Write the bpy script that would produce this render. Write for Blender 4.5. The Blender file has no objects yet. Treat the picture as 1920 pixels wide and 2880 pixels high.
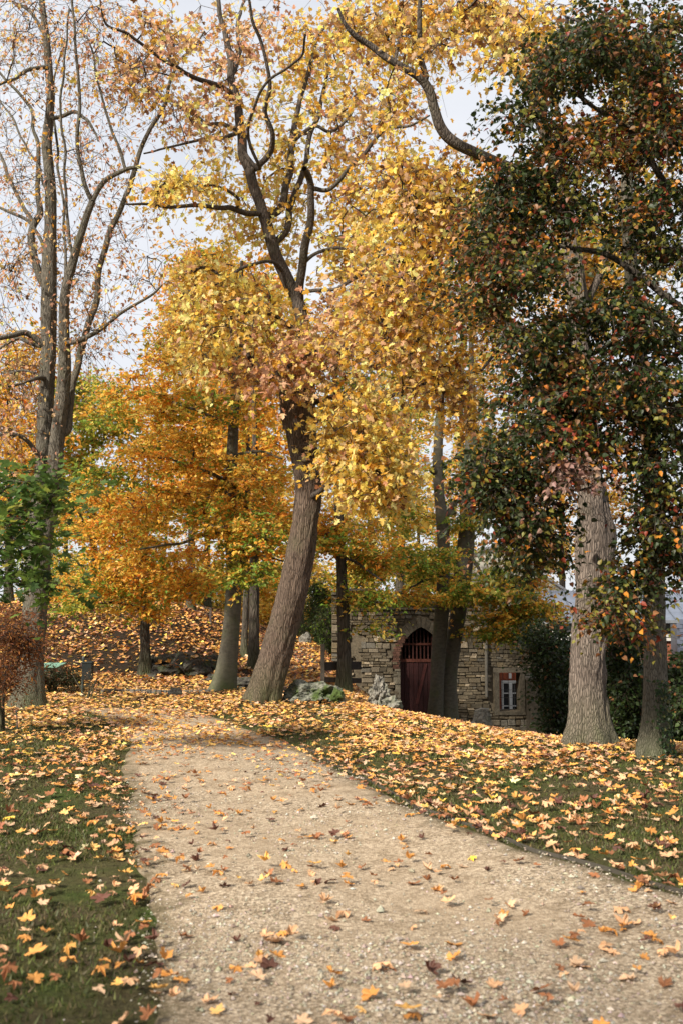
import bpy, math, random
import numpy as np
from mathutils import noise as mnoise, Vector, Matrix

SC = bpy.context.scene
COL = SC.collection
random.seed(7)
R = np.random.default_rng(11)

# ------------------------------------------------------------------ camera
PITCH = math.atan(0.1)
EYE = 1.5
cam_d = bpy.data.cameras.new("camera")
cam = bpy.data.objects.new("camera", cam_d)
COL.objects.link(cam)
cam.location = (0, 0, EYE)
cam.rotation_euler = (math.pi / 2 + PITCH, 0, 0)
cam_d.sensor_width = 36.0
cam_d.sensor_fit = 'AUTO'
cam_d.lens = 35.0
cam_d.clip_start = 0.1
cam_d.clip_end = 3000
cam_d.dof.use_dof = True
cam_d.dof.focus_distance = 15.5
cam_d.dof.aperture_fstop = 3.2
SC.camera = cam

# ------------------------------------------------------------------ light and exposure
SUN_EL = math.radians(36)
SUN_AZ = math.radians(224)      # measured clockwise from +Y
sun_dir = Vector((math.sin(SUN_AZ) * math.cos(SUN_EL), math.cos(SUN_AZ) * math.cos(SUN_EL), math.sin(SUN_EL)))
world = bpy.data.worlds.new("World")
SC.world = world
world.use_nodes = True
wn, wl = world.node_tree.nodes, world.node_tree.links
wn.clear()
wo = wn.new('ShaderNodeOutputWorld')
bg = wn.new('ShaderNodeBackground')
sky = wn.new('ShaderNodeTexSky')
sky.sky_type = 'NISHITA'
sky.sun_disc = False
sky.sun_elevation = SUN_EL
sky.sun_rotation = SUN_AZ
sky.air_density = 1.0
sky.dust_density = 2.0
wtc = wn.new('ShaderNodeTexCoord')
wmp = wn.new('ShaderNodeMapping')
wmp.inputs['Scale'].default_value = (1.0, 1.0, 2.2)
wno = wn.new('ShaderNodeTexNoise')
wno.inputs['Scale'].default_value = 2.6
wno.inputs['Detail'].default_value = 7
wno.inputs['Roughness'].default_value = 0.55
wrp = wn.new('ShaderNodeValToRGB')
wrp.color_ramp.elements[0].position = 0.30
wrp.color_ramp.elements[0].color = (0.72, 0.72, 0.72, 1)
wrp.color_ramp.elements[1].position = 0.62
wrp.color_ramp.elements[1].color = (1, 1, 1, 1)
wmx = wn.new('ShaderNodeMixRGB')
wmx.inputs['Color2'].default_value = (6.6, 6.75, 7.1, 1)     # thin bright cloud sheet
wl.new(wtc.outputs['Generated'], wmp.inputs['Vector'])
wl.new(wmp.outputs['Vector'], wno.inputs['Vector'])
wl.new(wno.outputs['Fac'], wrp.inputs['Fac'])
wl.new(wrp.outputs['Color'], wmx.inputs['Fac'])
wl.new(sky.outputs['Color'], wmx.inputs['Color1'])
wl.new(wmx.outputs['Color'], bg.inputs['Color'])
wl.new(bg.outputs['Background'], wo.inputs['Surface'])
bg.inputs['Strength'].default_value = 0.08

sun_d = bpy.data.lights.new("sun", 'SUN')
sun_d.energy = 5.0
sun_d.angle = math.radians(3.5)
sun_d.color = (1.0, 0.93, 0.82)
sun = bpy.data.objects.new("sun", sun_d)
COL.objects.link(sun)
sun.rotation_euler = (-sun_dir).to_track_quat('-Z', 'Y').to_euler()
sun.location = (-20, -20, 40)
SC.view_settings.view_transform = 'Standard'
SC.view_settings.look = 'None'
SC.view_settings.gamma = 1
SC.view_settings.use_curve_mapping = False
SC.view_settings.exposure = 0.82
SC.render.engine = 'CYCLES'
SC.cycles.max_bounces = 6
SC.cycles.diffuse_bounces = 3
SC.cycles.transmission_bounces = 4
SC.cycles.glossy_bounces = 2
SC.cycles.use_denoising = True

# ------------------------------------------------------------------ picture measure -> place
K = 1920 / 1568.0
def ray(dx, dy):
    u = (dx * K - 960) / 2800.0
    v = (1440 - dy * K) / 2800.0
    c, s = math.cos(PITCH), math.sin(PITCH)
    return np.array([u, c - v * s, s + v * c])
def P(dx, dy, Y):
    d = ray(dx, dy)
    return np.array([0, 0, EYE]) + d * (Y / d[1])
def sstep(a, b, x):
    t = np.clip((x - a) / (b - a), 0, 1)
    return t * t * (3 - 2 * t)
def H(x, y):
    """height of the ground"""
    x = np.asarray(x, float); y = np.asarray(y, float)
    yc = np.interp(x, [-3, 0.3, 0.7, 2.7, 4.2, 9], [16.5, 16.2, 15.6, 12.0, 10.9, 9.6])
    d = (y - yc) / 0.8
    soft = np.where(d > 20, d, np.log1p(np.exp(np.clip(d, -30, 20)))) * 0.8
    drop = np.minimum(soft * 0.112, 1.75 + 0.02 * soft) * sstep(-0.7, 1.5, x + (y - 20) * 0.03 - 0.1)
    far = sstep(45, 80, y)
    drop = drop * (1 - far * 0.6)
    hill = 1.75 * sstep(19.8, 33, y + 0.25 * np.sin(x * 0.9)) * sstep(-1.9, -6.0, x) * (1 - 0.3 * sstep(34, 60, y))
    ramp = 0.42 * sstep(19, 34, y) * (1 - sstep(-0.7, 1.5, x)) * sstep(-6.5, -2.0, x)
    und = 0.025 * np.sin(x * 1.3 + 0.7) * np.cos(y * 0.9) + 0.015 * np.sin(x * 2.9 + y * 1.7)
    mound = 0.05 * np.exp(-(((x + 1.33) / 0.95) ** 2 + ((y - 16.3) / 0.95) ** 2)) \
          + 0.035 * np.exp(-(((x - 2.95) / 0.8) ** 2 + ((y - 11.6) / 0.8) ** 2)) \
          + 0.03 * np.exp(-(((x - 3.2) / 0.7) ** 2 + ((y - 10.5) / 0.7) ** 2))
    return hill + ramp - drop + und + mound
def G(dx, dy, ymax=70):
    d = ray(dx, dy)
    prev = None
    for Y in np.arange(2.0, ymax, 0.1):
        p = np.array([0, 0, EYE]) + d * (Y / d[1])
        h = float(H(p[0], p[1]))
        if p[2] <= h:
            return np.array([p[0], p[1], h])
    return P(dx, dy, ymax)

# ------------------------------------------------------------------ object helpers
def tag(o, label=None, cat=None, group=None, kind=None):
    if label: o['label'] = label
    if cat: o['category'] = cat
    if group: o['group'] = group
    if kind: o['kind'] = kind
    return o
def empty(name, loc, label, cat, group=None, kind=None):
    o = bpy.data.objects.new(name, None)
    COL.objects.link(o)
    o.location = tuple(float(v) for v in loc)
    o.empty_display_size = 0.2
    return tag(o, label, cat, group, kind)
def make_mesh(name, V, F, mat=None, tint=None, smooth=False):
    V = np.ascontiguousarray(V, dtype=np.float32).reshape(-1, 3)
    Fs = F if isinstance(F, list) else [F]
    Fs = [np.asarray(f, dtype=np.int32) for f in Fs if len(f)]
    me = bpy.data.meshes.new(name)
    me.vertices.add(len(V))
    me.vertices.foreach_set('co', V.ravel())
    nl = sum(f.size for f in Fs); npoly = sum(len(f) for f in Fs)
    me.loops.add(nl); me.polygons.add(npoly)
    me.loops.foreach_set('vertex_index', np.concatenate([f.ravel() for f in Fs]))
    tot = np.concatenate([np.full(len(f), f.shape[1], np.int32) for f in Fs])
    st = np.concatenate([[0], np.cumsum(tot)[:-1]]).astype(np.int32)
    me.polygons.foreach_set('loop_start', st)
    me.polygons.foreach_set('loop_total', tot)
    me.polygons.foreach_set('use_smooth', np.full(npoly, bool(smooth)))
    if tint is not None:
        a = me.color_attributes.new('tint', 'FLOAT_COLOR', 'POINT')
        t = np.ones((len(V), 4), np.float32)
        t[:, :3] = tint
        a.data.foreach_set('color', t.ravel())
    me.update(calc_edges=True)
    if mat: me.materials.append(mat)
    return me
def link(name, me, parent=None, loc=None, **kw):
    o = bpy.data.objects.new(name, me)
    COL.objects.link(o)
    if parent is not None: o.parent = parent
    if loc is not None: o.location = tuple(float(v) for v in loc)
    return tag(o, **kw)
def wpos(o):
    v = np.zeros(3)
    while o is not None:
        v += np.array(o.location); o = o.parent
    return v
def part(name, V, F, mat, parent, tint=None, smooth=False, **kw):
    """world coordinates in, child of parent out"""
    V = np.asarray(V, float) - wpos(parent)
    return link(name, make_mesh(name, V, F, mat, tint, smooth), parent, **kw)
class Acc:
    def __init__(s): s.V = []; s.F = {}; s.T = []; s.n = 0
    def add(s, V, F, tint=None):
        V = np.asarray(V, float).reshape(-1, 3); F = np.asarray(F)
        s.V.append(V); s.F.setdefault(F.shape[1], []).append(F + s.n)
        s.T.append(np.broadcast_to(np.array([1, 1, 1.0] if tint is None else tint, float), (len(V), 3)))
        s.n += len(V)
    def get(s):
        return np.concatenate(s.V), [np.concatenate(f) for f in s.F.values()], np.concatenate(s.T)
    def part(s, name, mat, parent, smooth=False, **kw):
        V, F, T = s.get()
        return part(name, V, F, mat, parent, T, smooth, **kw)
BOXF = np.array([[0, 3, 2, 1], [4, 5, 6, 7], [0, 1, 5, 4], [1, 2, 6, 5], [2, 3, 7, 6], [3, 0, 4, 7]])
def boxv(x0, x1, y0, y1, z0, z1):
    return np.array([[x0, y0, z0], [x1, y0, z0], [x1, y1, z0], [x0, y1, z0], [x0, y0, z1], [x1, y0, z1], [x1, y1, z1], [x0, y1, z1]], float)
def beambox(a, b, w, h):
    """box from a to b, w wide and h deep"""
    a = np.array(a, float); b = np.array(b, float); d = b - a; d /= np.linalg.norm(d)
    u = np.cross(d, [0, 0, 1.0]); 
    if np.linalg.norm(u) < 1e-3: u = np.array([1.0, 0, 0])
    u /= np.linalg.norm(u); v = np.cross(u, d)
    q = [(-1, -1), (1, -1), (1, 1), (-1, 1)]
    return np.array([a + u * w / 2 * i + v * h / 2 * j for i, j in q] + [b + u * w / 2 * i + v * h / 2 * j for i, j in q])

# ------------------------------------------------------------------ materials
def new_mat(name):
    m = bpy.data.materials.new(name); m.use_nodes = True
    nt = m.node_tree; nt.nodes.clear()
    out = nt.nodes.new('ShaderNodeOutputMaterial')
    return m, nt.nodes, nt.links, out
def principled(n, rough=0.8, spec=0.3):
    b = n.new('ShaderNodeBsdfPrincipled')
    b.inputs['Roughness'].default_value = rough
    b.inputs['Specular IOR Level'].default_value = spec
    return b
def ramp(n, stops):
    r = n.new('ShaderNodeValToRGB'); e = r.color_ramp.elements
    while len(e) < len(stops): e.new(0.5)
    for el, (p, c) in zip(e, stops):
        el.position = p; el.color = (*c, 1)
    return r
def noise(n, l, vec, scale, detail=4, rough=0.55, dist=0.0):
    t = n.new('ShaderNodeTexNoise')
    t.inputs['Scale'].default_value = scale; t.inputs['Detail'].default_value = detail
    t.inputs['Roughness'].default_value = rough; t.inputs['Distortion'].default_value = dist
    if vec is not None: l.new(vec, t.inputs['Vector'])
    return t
def mapping(n, l, scale, coord='Object'):
    tc = n.new('ShaderNodeTexCoord'); mp = n.new('ShaderNodeMapping')
    mp.inputs['Scale'].default_value = scale
    l.new(tc.outputs[coord], mp.inputs['Vector'])
    return mp.outputs['Vector']
def bump(n, l, h, strength, dist, normal=None):
    b = n.new('ShaderNodeBump'); b.inputs['Strength'].default_value = strength; b.inputs['Distance'].default_value = dist
    l.new(h, b.inputs['Height'])
    if normal is not None: l.new(normal, b.inputs['Normal'])
    return b.outputs['Normal']
def mix(n, l, fac, a, b, mode='MIX'):
    m = n.new('ShaderNodeMixRGB'); m.blend_type = mode
    if isinstance(fac, (int, float)): m.inputs['Fac'].default_value = fac
    else: l.new(fac, m.inputs['Fac'])
    for s, v in ((m.inputs['Color1'], a), (m.inputs['Color2'], b)):
        if isinstance(v, tuple): s.default_value = (*v, 1)
        else: l.new(v, s)
    return m.outputs['Color']

def leaf_material(name, trans=0.5, rough=0.5, spec=0.35, vein=True):
    m, n, l, out = new_mat(name)
    at = n.new('ShaderNodeAttribute'); at.attribute_name = 'tint'
    v = mapping(n, l, (1, 1, 1))
    no = noise(n, l, v, 55, 3)
    rp = ramp(n, [(0.3, (0.78, 0.73, 0.68)), (0.62, (1.1, 1.1, 1.1))])
    l.new(no.outputs['Fac'], rp.inputs['Fac'])
    c = mix(n, l, 0.75, at.outputs['Color'], rp.outputs['Color'], 'MULTIPLY')
    b = principled(n, rough, spec); l.new(c, b.inputs['Base Color'])
    t = n.new('ShaderNodeBsdfTranslucent'); l.new(c, t.inputs['Color'])
    ms = n.new('ShaderNodeMixShader'); ms.inputs['Fac'].default_value = trans
    l.new(b.outputs[0], ms.inputs[1]); l.new(t.outputs[0], ms.inputs[2]); l.new(ms.outputs[0], out.inputs['Surface'])
    return m
M_LEAF = leaf_material('leaf')
M_DARKLEAF = leaf_material('glossy_leaf', 0.35, 0.5, 0.35)
M_FALLEN = leaf_material('fallen_leaf', 0.12, 0.6, 0.3)
M_GRASS = leaf_material('grass_blade', 0.3, 0.55, 0.3)

def bark_material(name, dark, light, moss=0.25, vs=0.16, scale=17, depth=0.03, cell=3.2, mosscol=(0.07, 0.085, 0.03)):
    m, n, l, out = new_mat(name)
    v = mapping(n, l, (1, 1, vs))
    n0 = noise(n, l, v, 4, 3)
    warp = mix(n, l, 0.05, v, n0.outputs['Color'])
    vo = n.new('ShaderNodeTexVoronoi'); vo.feature = 'DISTANCE_TO_EDGE'; vo.inputs['Scale'].default_value = scale
    l.new(warp, vo.inputs['Vector'])
    n1 = noise(n, l, v, scale * 2.3, 5, 0.65)
    n2 = noise(n, l, mapping(n, l, (1, 1, 1)), 2.2, 4)
    h = n.new('ShaderNodeMath'); h.operation = 'MULTIPLY_ADD'
    sm = n.new('ShaderNodeMath'); sm.operation = 'SMOOTH_MIN'; sm.inputs[1].default_value = 0.22; sm.inputs[2].default_value = 0.12
    l.new(vo.outputs['Distance'], sm.inputs[0])
    l.new(sm.outputs[0], h.inputs[0]); h.inputs[1].default_value = cell
    l.new(n1.outputs['Fac'], h.inputs[2])
    o_ = cell * 0.07 + 0.13; rp = ramp(n, [(o_, dark), (o_ + 0.27 if cell > 1 else o_ + 0.18, tuple((a + b) / 2 for a, b in zip(dark, light))), (1.0 if cell > 1 else 0.62, light)])
    l.new(h.outputs[0], rp.inputs['Fac'])
    rm = ramp(n, [(0.5, (0, 0, 0)), (0.75, (1, 1, 1))]); l.new(n2.outputs['Fac'], rm.inputs['Fac'])
    mf = n.new('ShaderNodeMath'); mf.operation = 'MULTIPLY'; mf.inputs[1].default_value = moss
    l.new(rm.outputs['Color'], mf.inputs[0])
    sx = n.new('ShaderNodeSeparateXYZ'); l.new(mapping(n, l, (1, 1, 1)), sx.inputs[0]); mb = n.new('ShaderNodeMapRange')
    mb.inputs['From Min'].default_value = 0.75; mb.inputs['From Max'].default_value = 0.0; mb.inputs['To Max'].default_value = 0.9; l.new(sx.outputs['Z'], mb.inputs['Value'])
    mm = n.new('ShaderNodeMath'); mm.operation = 'MULTIPLY_ADD'; l.new(mb.outputs[0], mm.inputs[0]); l.new(n0.outputs['Fac'], mm.inputs[1]); l.new(mf.outputs[0], mm.inputs[2])
    c = mix(n, l, mm.outputs[0], rp.outputs['Color'], mosscol)
    b = principled(n, 0.9, 0.2); l.new(c, b.inputs['Base Color'])
    l.new(bump(n, l, h.outputs[0], 1.0, depth), b.inputs['Normal'])
    l.new(b.outputs[0], out.inputs['Surface'])
    return m
M_BARK_MAPLE = bark_material('maple_bark', (0.018, 0.012, 0.009), (0.135, 0.096, 0.07), 0.3, scale=40, vs=0.13, depth=0.02)
M_BARK_PALE = bark_material('pale_bark', (0.026, 0.02, 0.016), (0.20, 0.158, 0.128), 0.25, scale=44, vs=0.12, depth=0.022)
M_BARK_GREY = bark_material('grey_bark', (0.035, 0.03, 0.022), (0.155, 0.135, 0.105), 0.35, scale=52, vs=0.13, depth=0.015)
M_BARK_DARK = bark_material('dark_bark', (0.018, 0.015, 0.012), (0.085, 0.07, 0.055), 0.3, scale=20)
M_BARK_BEECH = bark_material('smooth_bark', (0.02, 0.018, 0.013), (0.105, 0.093, 0.07), 0.7, vs=1.8, scale=5, depth=0.015, cell=0.12)
M_LIMB = bark_material('limb_bark', (0.02, 0.016, 0.013), (0.10, 0.08, 0.065), 0.2, scale=34, vs=0.2, depth=0.015)
M_TWIG = bark_material('twig_bark', (0.02, 0.015, 0.012), (0.09, 0.065, 0.05), 0.1)

def tint_rock(name, rough=0.9, nscale=14, b=0.02, lo=(0.55, 0.53, 0.5), hi=(1.15, 1.13, 1.1), speck=0.0):
    m, n, l, out = new_mat(name)
    at = n.new('ShaderNodeAttribute'); at.attribute_name = 'tint'
    v = mapping(n, l, (1, 1, 1))
    n1 = noise(n, l, v, nscale, 6, 0.65)
    rp = ramp(n, [(0.32, lo), (0.66, hi)]); l.new(n1.outputs['Fac'], rp.inputs['Fac'])
    c = mix(n, l, 1.0, at.outputs['Color'], rp.outputs['Color'], 'MULTIPLY')
    bs = principled(n, rough, 0.25); l.new(c, bs.inputs['Base Color'])
    l.new(bump(n, l, n1.outputs['Fac'], 0.9, b), bs.inputs['Normal'])
    l.new(bs.outputs[0], out.inputs['Surface'])
    return m
M_STONE = tint_rock('wall_stone')
M_BRICK = tint_rock('red_brick', nscale=30, b=0.008)
M_GRAVEL = tint_rock('gravel_stone', nscale=60, b=0.003)
M_WOOD = tint_rock('painted_board', nscale=9, b=0.006, lo=(0.6, 0.6, 0.6), hi=(1.2, 1.2, 1.2), rough=0.6)
M_PAINT = tint_rock('plain_paint', nscale=5, b=0.002, lo=(0.8, 0.8, 0.8), hi=(1.05, 1.05, 1.05), rough=0.6)
M_ZINC = tint_rock('zinc_sheet', nscale=3, b=0.004, lo=(0.75, 0.76, 0.78), hi=(1.1, 1.1, 1.12), rough=0.45)

def rock_material(name, base, dark, moss):
    m, n, l, out = new_mat(name)
    v = mapping(n, l, (1, 1, 1))
    n1 = noise(n, l, v, 9, 8, 0.7); n2 = noise(n, l, v, 3.2, 5, 0.6)
    vo = n.new('ShaderNodeTexVoronoi'); vo.inputs['Scale'].default_value = 16; l.new(v, vo.inputs['Vector'])
    rp = ramp(n, [(0.36, dark), (0.58, base), (0.75, tuple(min(0.7, c * 1.35) for c in base))]); l.new(n1.outputs['Fac'], rp.inputs['Fac'])
    rm = ramp(n, [(0.48, (0, 0, 0)), (0.6, (1, 1, 1))]); l.new(n2.outputs['Fac'], rm.inputs['Fac'])
    mf = n.new('ShaderNodeMath'); mf.operation = 'MULTIPLY'; mf.inputs[1].default_value = moss; l.new(rm.outputs['Color'], mf.inputs[0])
    c = mix(n, l, mf.outputs[0], rp.outputs['Color'], (0.055, 0.085, 0.018))
    b = principled(n, 0.92, 0.2); l.new(c, b.inputs['Base Color'])
    hh = mix(n, l, 0.4, n1.outputs['Fac'], vo.outputs['Distance'])
    l.new(bump(n, l, hh, 1.0, 0.07), b.inputs['Normal']); l.new(b.outputs[0], out.inputs['Surface'])
    return m
M_ROCK = rock_material('limestone', (0.27, 0.25, 0.21), (0.09, 0.085, 0.07), 0.3)
M_ROCKMOSS = rock_material('mossy_rock', (0.20, 0.20, 0.16), (0.04, 0.045, 0.03), 0.95)
M_ROCKDARK = rock_material('dark_rock', (0.085, 0.078, 0.065), (0.02, 0.018, 0.015), 0.4)

def lawn_material():
    m, n, l, out = new_mat('lawn_soil')
    v = mapping(n, l, (1, 1, 1))
    n1 = noise(n, l, v, 1.6, 5, 0.6); n2 = noise(n, l, v, 26, 6, 0.7); n3 = noise(n, l, v, 90, 3, 0.7)
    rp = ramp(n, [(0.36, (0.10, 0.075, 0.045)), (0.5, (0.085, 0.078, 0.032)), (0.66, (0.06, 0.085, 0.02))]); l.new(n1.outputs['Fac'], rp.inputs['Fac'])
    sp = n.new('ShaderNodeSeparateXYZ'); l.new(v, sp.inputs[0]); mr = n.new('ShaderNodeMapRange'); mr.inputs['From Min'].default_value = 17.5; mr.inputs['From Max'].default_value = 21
    l.new(sp.outputs['Y'], mr.inputs['Value']); mould_shade = mix(n, l, mr.outputs[0], rp.outputs['Color'], (0.035, 0.024, 0.016))      # leaf mould under the far trees, slope shade put into its colour
    r2 = ramp(n, [(0.3, (0.35, 0.33, 0.3)), (0.7, (1.3, 1.35, 1.2))]); l.new(n2.outputs['Fac'], r2.inputs['Fac'])
    c = mix(n, l, 0.9, mould_shade, r2.outputs['Color'], 'MULTIPLY')
    b = principled(n, 0.95, 0.1); l.new(c, b.inputs['Base Color'])
    h = mix(n, l, 0.5, n2.outputs['Fac'], n3.outputs['Fac'])
    l.new(bump(n, l, h, 1.0, 0.05), b.inputs['Normal']); l.new(b.outputs[0], out.inputs['Surface'])
    return m
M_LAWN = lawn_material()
def path_material(name, a, bcol, dirt, wet=0.6):
    m, n, l, out = new_mat(name)
    v = mapping(n, l, (1, 1, 1))
    vo = n.new('ShaderNodeTexVoronoi'); vo.inputs['Scale'].default_value = 75; l.new(v, vo.inputs['Vector'])
    big = noise(n, l, v, 0.55, 5, 0.6); mid = noise(n, l, v, 5, 5, 0.65); fine = noise(n, l, v, 130, 3, 0.7)
    sep = n.new('ShaderNodeSeparateColor'); l.new(vo.outputs['Color'], sep.inputs[0])
    rp = ramp(n, [(0.05, tuple(c * 0.55 for c in a)), (0.4, a), (0.85, bcol), (1.0, tuple(min(.75, c * 1.25) for c in bcol))]); l.new(sep.outputs[0], rp.inputs['Fac'])
    rb = ramp(n, [(0.38, (0, 0, 0)), (0.62, (1, 1, 1))]); l.new(big.outputs['Fac'], rb.inputs['Fac'])
    mf = n.new('ShaderNodeMath'); mf.operation = 'MULTIPLY'; mf.inputs[1].default_value = wet; l.new(rb.outputs['Color'], mf.inputs[0])
    c = mix(n, l, mf.outputs[0], rp.outputs['Color'], dirt)
    rf = ramp(n, [(0.3, (0.62, 0.58, 0.52)), (0.5, (0.97, .96, .94)), (0.7, (1.12, 1.12, 1.12))]); l.new(mid.outputs['Fac'], rf.inputs['Fac'])
    c = mix(n, l, 0.8, c, rf.outputs['Color'], 'MULTIPLY')
    rg = ramp(n, [(0.3, (0.6, 0.6, 0.6)), (0.7, (1.25, 1.25, 1.25))]); l.new(fine.outputs['Fac'], rg.inputs['Fac'])
    c = mix(n, l, 0.8, c, rg.outputs['Color'], 'MULTIPLY')
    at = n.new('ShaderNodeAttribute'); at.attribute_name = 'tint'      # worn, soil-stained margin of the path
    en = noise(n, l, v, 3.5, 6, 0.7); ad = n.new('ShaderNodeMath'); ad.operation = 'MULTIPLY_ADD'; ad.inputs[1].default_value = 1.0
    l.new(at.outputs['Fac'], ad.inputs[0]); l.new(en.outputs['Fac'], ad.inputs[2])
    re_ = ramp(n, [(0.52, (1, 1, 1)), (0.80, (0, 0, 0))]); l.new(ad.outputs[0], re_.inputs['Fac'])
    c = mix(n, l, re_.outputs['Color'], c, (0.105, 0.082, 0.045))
    b = principled(n, 0.93, 0.15); l.new(c, b.inputs['Base Color'])
    hh = mix(n, l, 0.5, vo.outputs['Distance'], fine.outputs['Fac'])
    l.new(bump(n, l, hh, 0.8, 0.012), b.inputs['Normal']); l.new(b.outputs[0], out.inputs['Surface'])
    return m
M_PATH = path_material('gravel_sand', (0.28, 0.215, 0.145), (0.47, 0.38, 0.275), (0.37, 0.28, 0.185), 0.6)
M_BACKPATH = path_material('old_asphalt', (0.10, 0.09, 0.085), (0.16, 0.145, 0.135), (0.13, 0.10, 0.08), 0.4)

# ------------------------------------------------------------------ ground
gx = np.unique(np.concatenate([np.arange(-16, 16.01, 0.2), -16 - np.geomspace(0.5, 480, 26), 16 + np.geomspace(0.5, 480, 26)]))
gy = np.unique(np.concatenate([np.arange(-4, 46, 0.2), 46 + np.geomspace(0.5, 700, 30), -4 - np.geomspace(0.5, 120, 14)]))
GX, GY = np.meshgrid(gx, gy)
GZ = H(GX, GY)
nx, ny = len(gx), len(gy)
idx = np.arange(nx * ny).reshape(ny, nx)
F = np.stack([idx[:-1, :-1], idx[:-1, 1:], idx[1:, 1:], idx[1:, :-1]], -1).reshape(-1, 4)
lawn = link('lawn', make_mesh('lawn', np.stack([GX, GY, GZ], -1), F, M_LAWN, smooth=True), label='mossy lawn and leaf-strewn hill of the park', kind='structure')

def poly_path(name, left, right, nseg, ncross, mat, lift, label, jit=0.05):
    def resamp(pts, n):
        p = np.array(pts); d = np.concatenate([[0], np.cumsum(np.linalg.norm(np.diff(p, axis=0), axis=1))])
        t = np.linspace(0, d[-1], n)
        return np.stack([np.interp(t, d, p[:, k]) for k in range(2)], -1)
    L = resamp(left, nseg); Rr = resamp(right, nseg)
    s = np.arange(nseg)
    jl = np.array([mnoise.noise(Vector((i * 0.11, 3.3, 0))) + 0.6 * mnoise.noise(Vector((i * 0.47, 1.3, 0))) for i in s]) * jit * 2
    jr = np.array([mnoise.noise(Vector((i * 0.09, 9.3, 0))) + 0.4 * mnoise.noise(Vector((i * 0.4, 5.3, 0))) for i in s]) * jit
    L[:, 0] += jl; Rr[:, 0] += jr
    t = np.linspace(0, 1, ncross)[None, :, None]
    XY = L[:, None, :] * (1 - t) + Rr[:, None, :] * t
    Z = H(XY[..., 0], XY[..., 1]) + lift
    edge = np.minimum(t[..., 0], 1 - t[..., 0])
    Z = Z - 0.03 * (edge < 1e-6)
    V = np.concatenate([XY, Z[..., None]], -1)
    ii = np.arange(nseg * ncross).reshape(nseg, ncross)
    F = np.stack([ii[:-1, :-1], ii[:-1, 1:], ii[1:, 1:], ii[1:, :-1]], -1).reshape(-1, 4)
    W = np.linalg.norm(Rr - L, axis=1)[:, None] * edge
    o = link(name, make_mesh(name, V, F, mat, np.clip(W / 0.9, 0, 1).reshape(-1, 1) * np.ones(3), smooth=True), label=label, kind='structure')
    return o, L, Rr
def gp(pts): return [tuple(G(*p)[:2]) for p in pts]
left_px = [(320, 2352), (300, 2083), (287, 1933), (278, 1833), (280, 1758), (282, 1715), (262, 1680), (215, 1645), (150, 1625)]
right_px = [(1568, 2068), (1484, 2038), (1384, 2008), (1309, 1983), (1213, 1958), (1133, 1928), (1064, 1903), (949, 1860), (899, 1833), (814, 1784), (735, 1740), (672, 1712), (610, 1688), (520, 1655), (440, 1630)]
lp = gp(left_px); rp_ = gp(right_px)
lp = [(lp[0][0] - 0.0, -3.0), (lp[0][0] + 0.02, 0.0)] + lp
rp_ = [(4.9, -3.0), (4.6, 1.0), (3.2, 3.6)] + rp_
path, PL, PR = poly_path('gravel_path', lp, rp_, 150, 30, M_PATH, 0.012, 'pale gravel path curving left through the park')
bl = gp([(598, 1612), (625, 1585), (645, 1555), (660, 1520), (668, 1490)]); br = gp([(740, 1618), (742, 1585), (740, 1552), (738, 1520), (736, 1490)])
bpath, BL, BR = poly_path('leafy_path', bl, br, 70, 10, M_BACKPATH, 0.012, 'dark leaf-strewn path climbing behind the leaning tree', 0.08)

def in_path(x, y):
    lx = np.interp(y, PL[:, 1], PL[:, 0]); rx = np.interp(y, PR[:, 1], PR[:, 0])
    return (x > lx) & (x < rx) & (y < PR[-1, 1])
def path_side(x, y):
    """signed distance in x to the nearer path edge, positive inside"""
    lx = np.interp(y, PL[:, 1], PL[:, 0]); rx = np.interp(y, PR[:, 1], PR[:, 0])
    return np.minimum(x - lx, rx - x)

# thin metal edging along the right side of the path
edg = [p for p in PR if 3.2 < p[1] < 11.5]
acc = Acc()
for a, b in zip(edg[:-1], edg[1:]):
    A = np.array([a[0] + 0.02, a[1], float(H(a[0], a[1])) - 0.004]); B = np.array([b[0] + 0.02, b[1], float(H(b[0], b[1])) - 0.004])
    acc.add(beambox(A, B, 0.012, 0.05), BOXF, (0.06, 0.052, 0.04))
e0 = edg[0]
eo = empty('path_edging', (e0[0], e0[1], float(H(*e0))), 'thin dark metal edging strip between gravel path and right lawn', 'edging')
acc.part('strip', M_PAINT, eo)

# ------------------------------------------------------------------ leaves
def fan(outline, centre):
    o = np.array(outline); n = len(o)
    V = np.vstack([[*centre], o]); F = np.array([[0, 1 + i, 1 + (i + 1) % n] for i in range(n)])
    return V, F
def maple_template(fine=False, curl=0.35, seed=0):
    if fine:
        half = [(0, 0), (.10, -.03), (.30, -.10), (.33, .0), (.24, .13), (.40, .14), (.60, .28), (.50, .36), (.52, .48), (.34, .47), (.20, .44), (.22, .60), (.30, .70), (.15, .76), (0, 1.0)]
    else:
        half = [(0, 0), (.30, -.08), (.24, .13), (.58, .34), (.20, .44), (.26, .70), (0, 1.0)]
    out = half + [(-x, y) for x, y in half[-2:0:-1]]
    out = np.array(out)
    rr = np.random.default_rng(seed)
    out = out * (1 + rr.normal(0, 0.05, (len(out), 1)))
    d = np.hypot(out[:, 0], out[:, 1] - 0.3)
    z = curl * (d ** 2) * (1 + rr.normal(0, 0.6, len(d))) + 0.10 * np.abs(out[:, 0])
    V, F = fan(np.column_stack([out, z]), (0, 0.3, 0.0))
    V[:, 1] -= 0.3
    return V, F
def heart_template(seed=0):
    half = [(0, 0), (.34, .08), (.36, .5), (0, 1.0)]
    o = np.array(half + [(-x, y) for x, y in half[-2:0:-1]]); rr = np.random.default_rng(seed)
    z = 0.25 * np.abs(o[:, 0]) - 0.25 * (o[:, 1] - .4) ** 2 + rr.normal(0, 0.03, len(o))
    V, F = fan(np.column_stack([o, z]), (0, 0.4, -0.03))
    V[:, 1] -= 0.4
    return V, F
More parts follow.
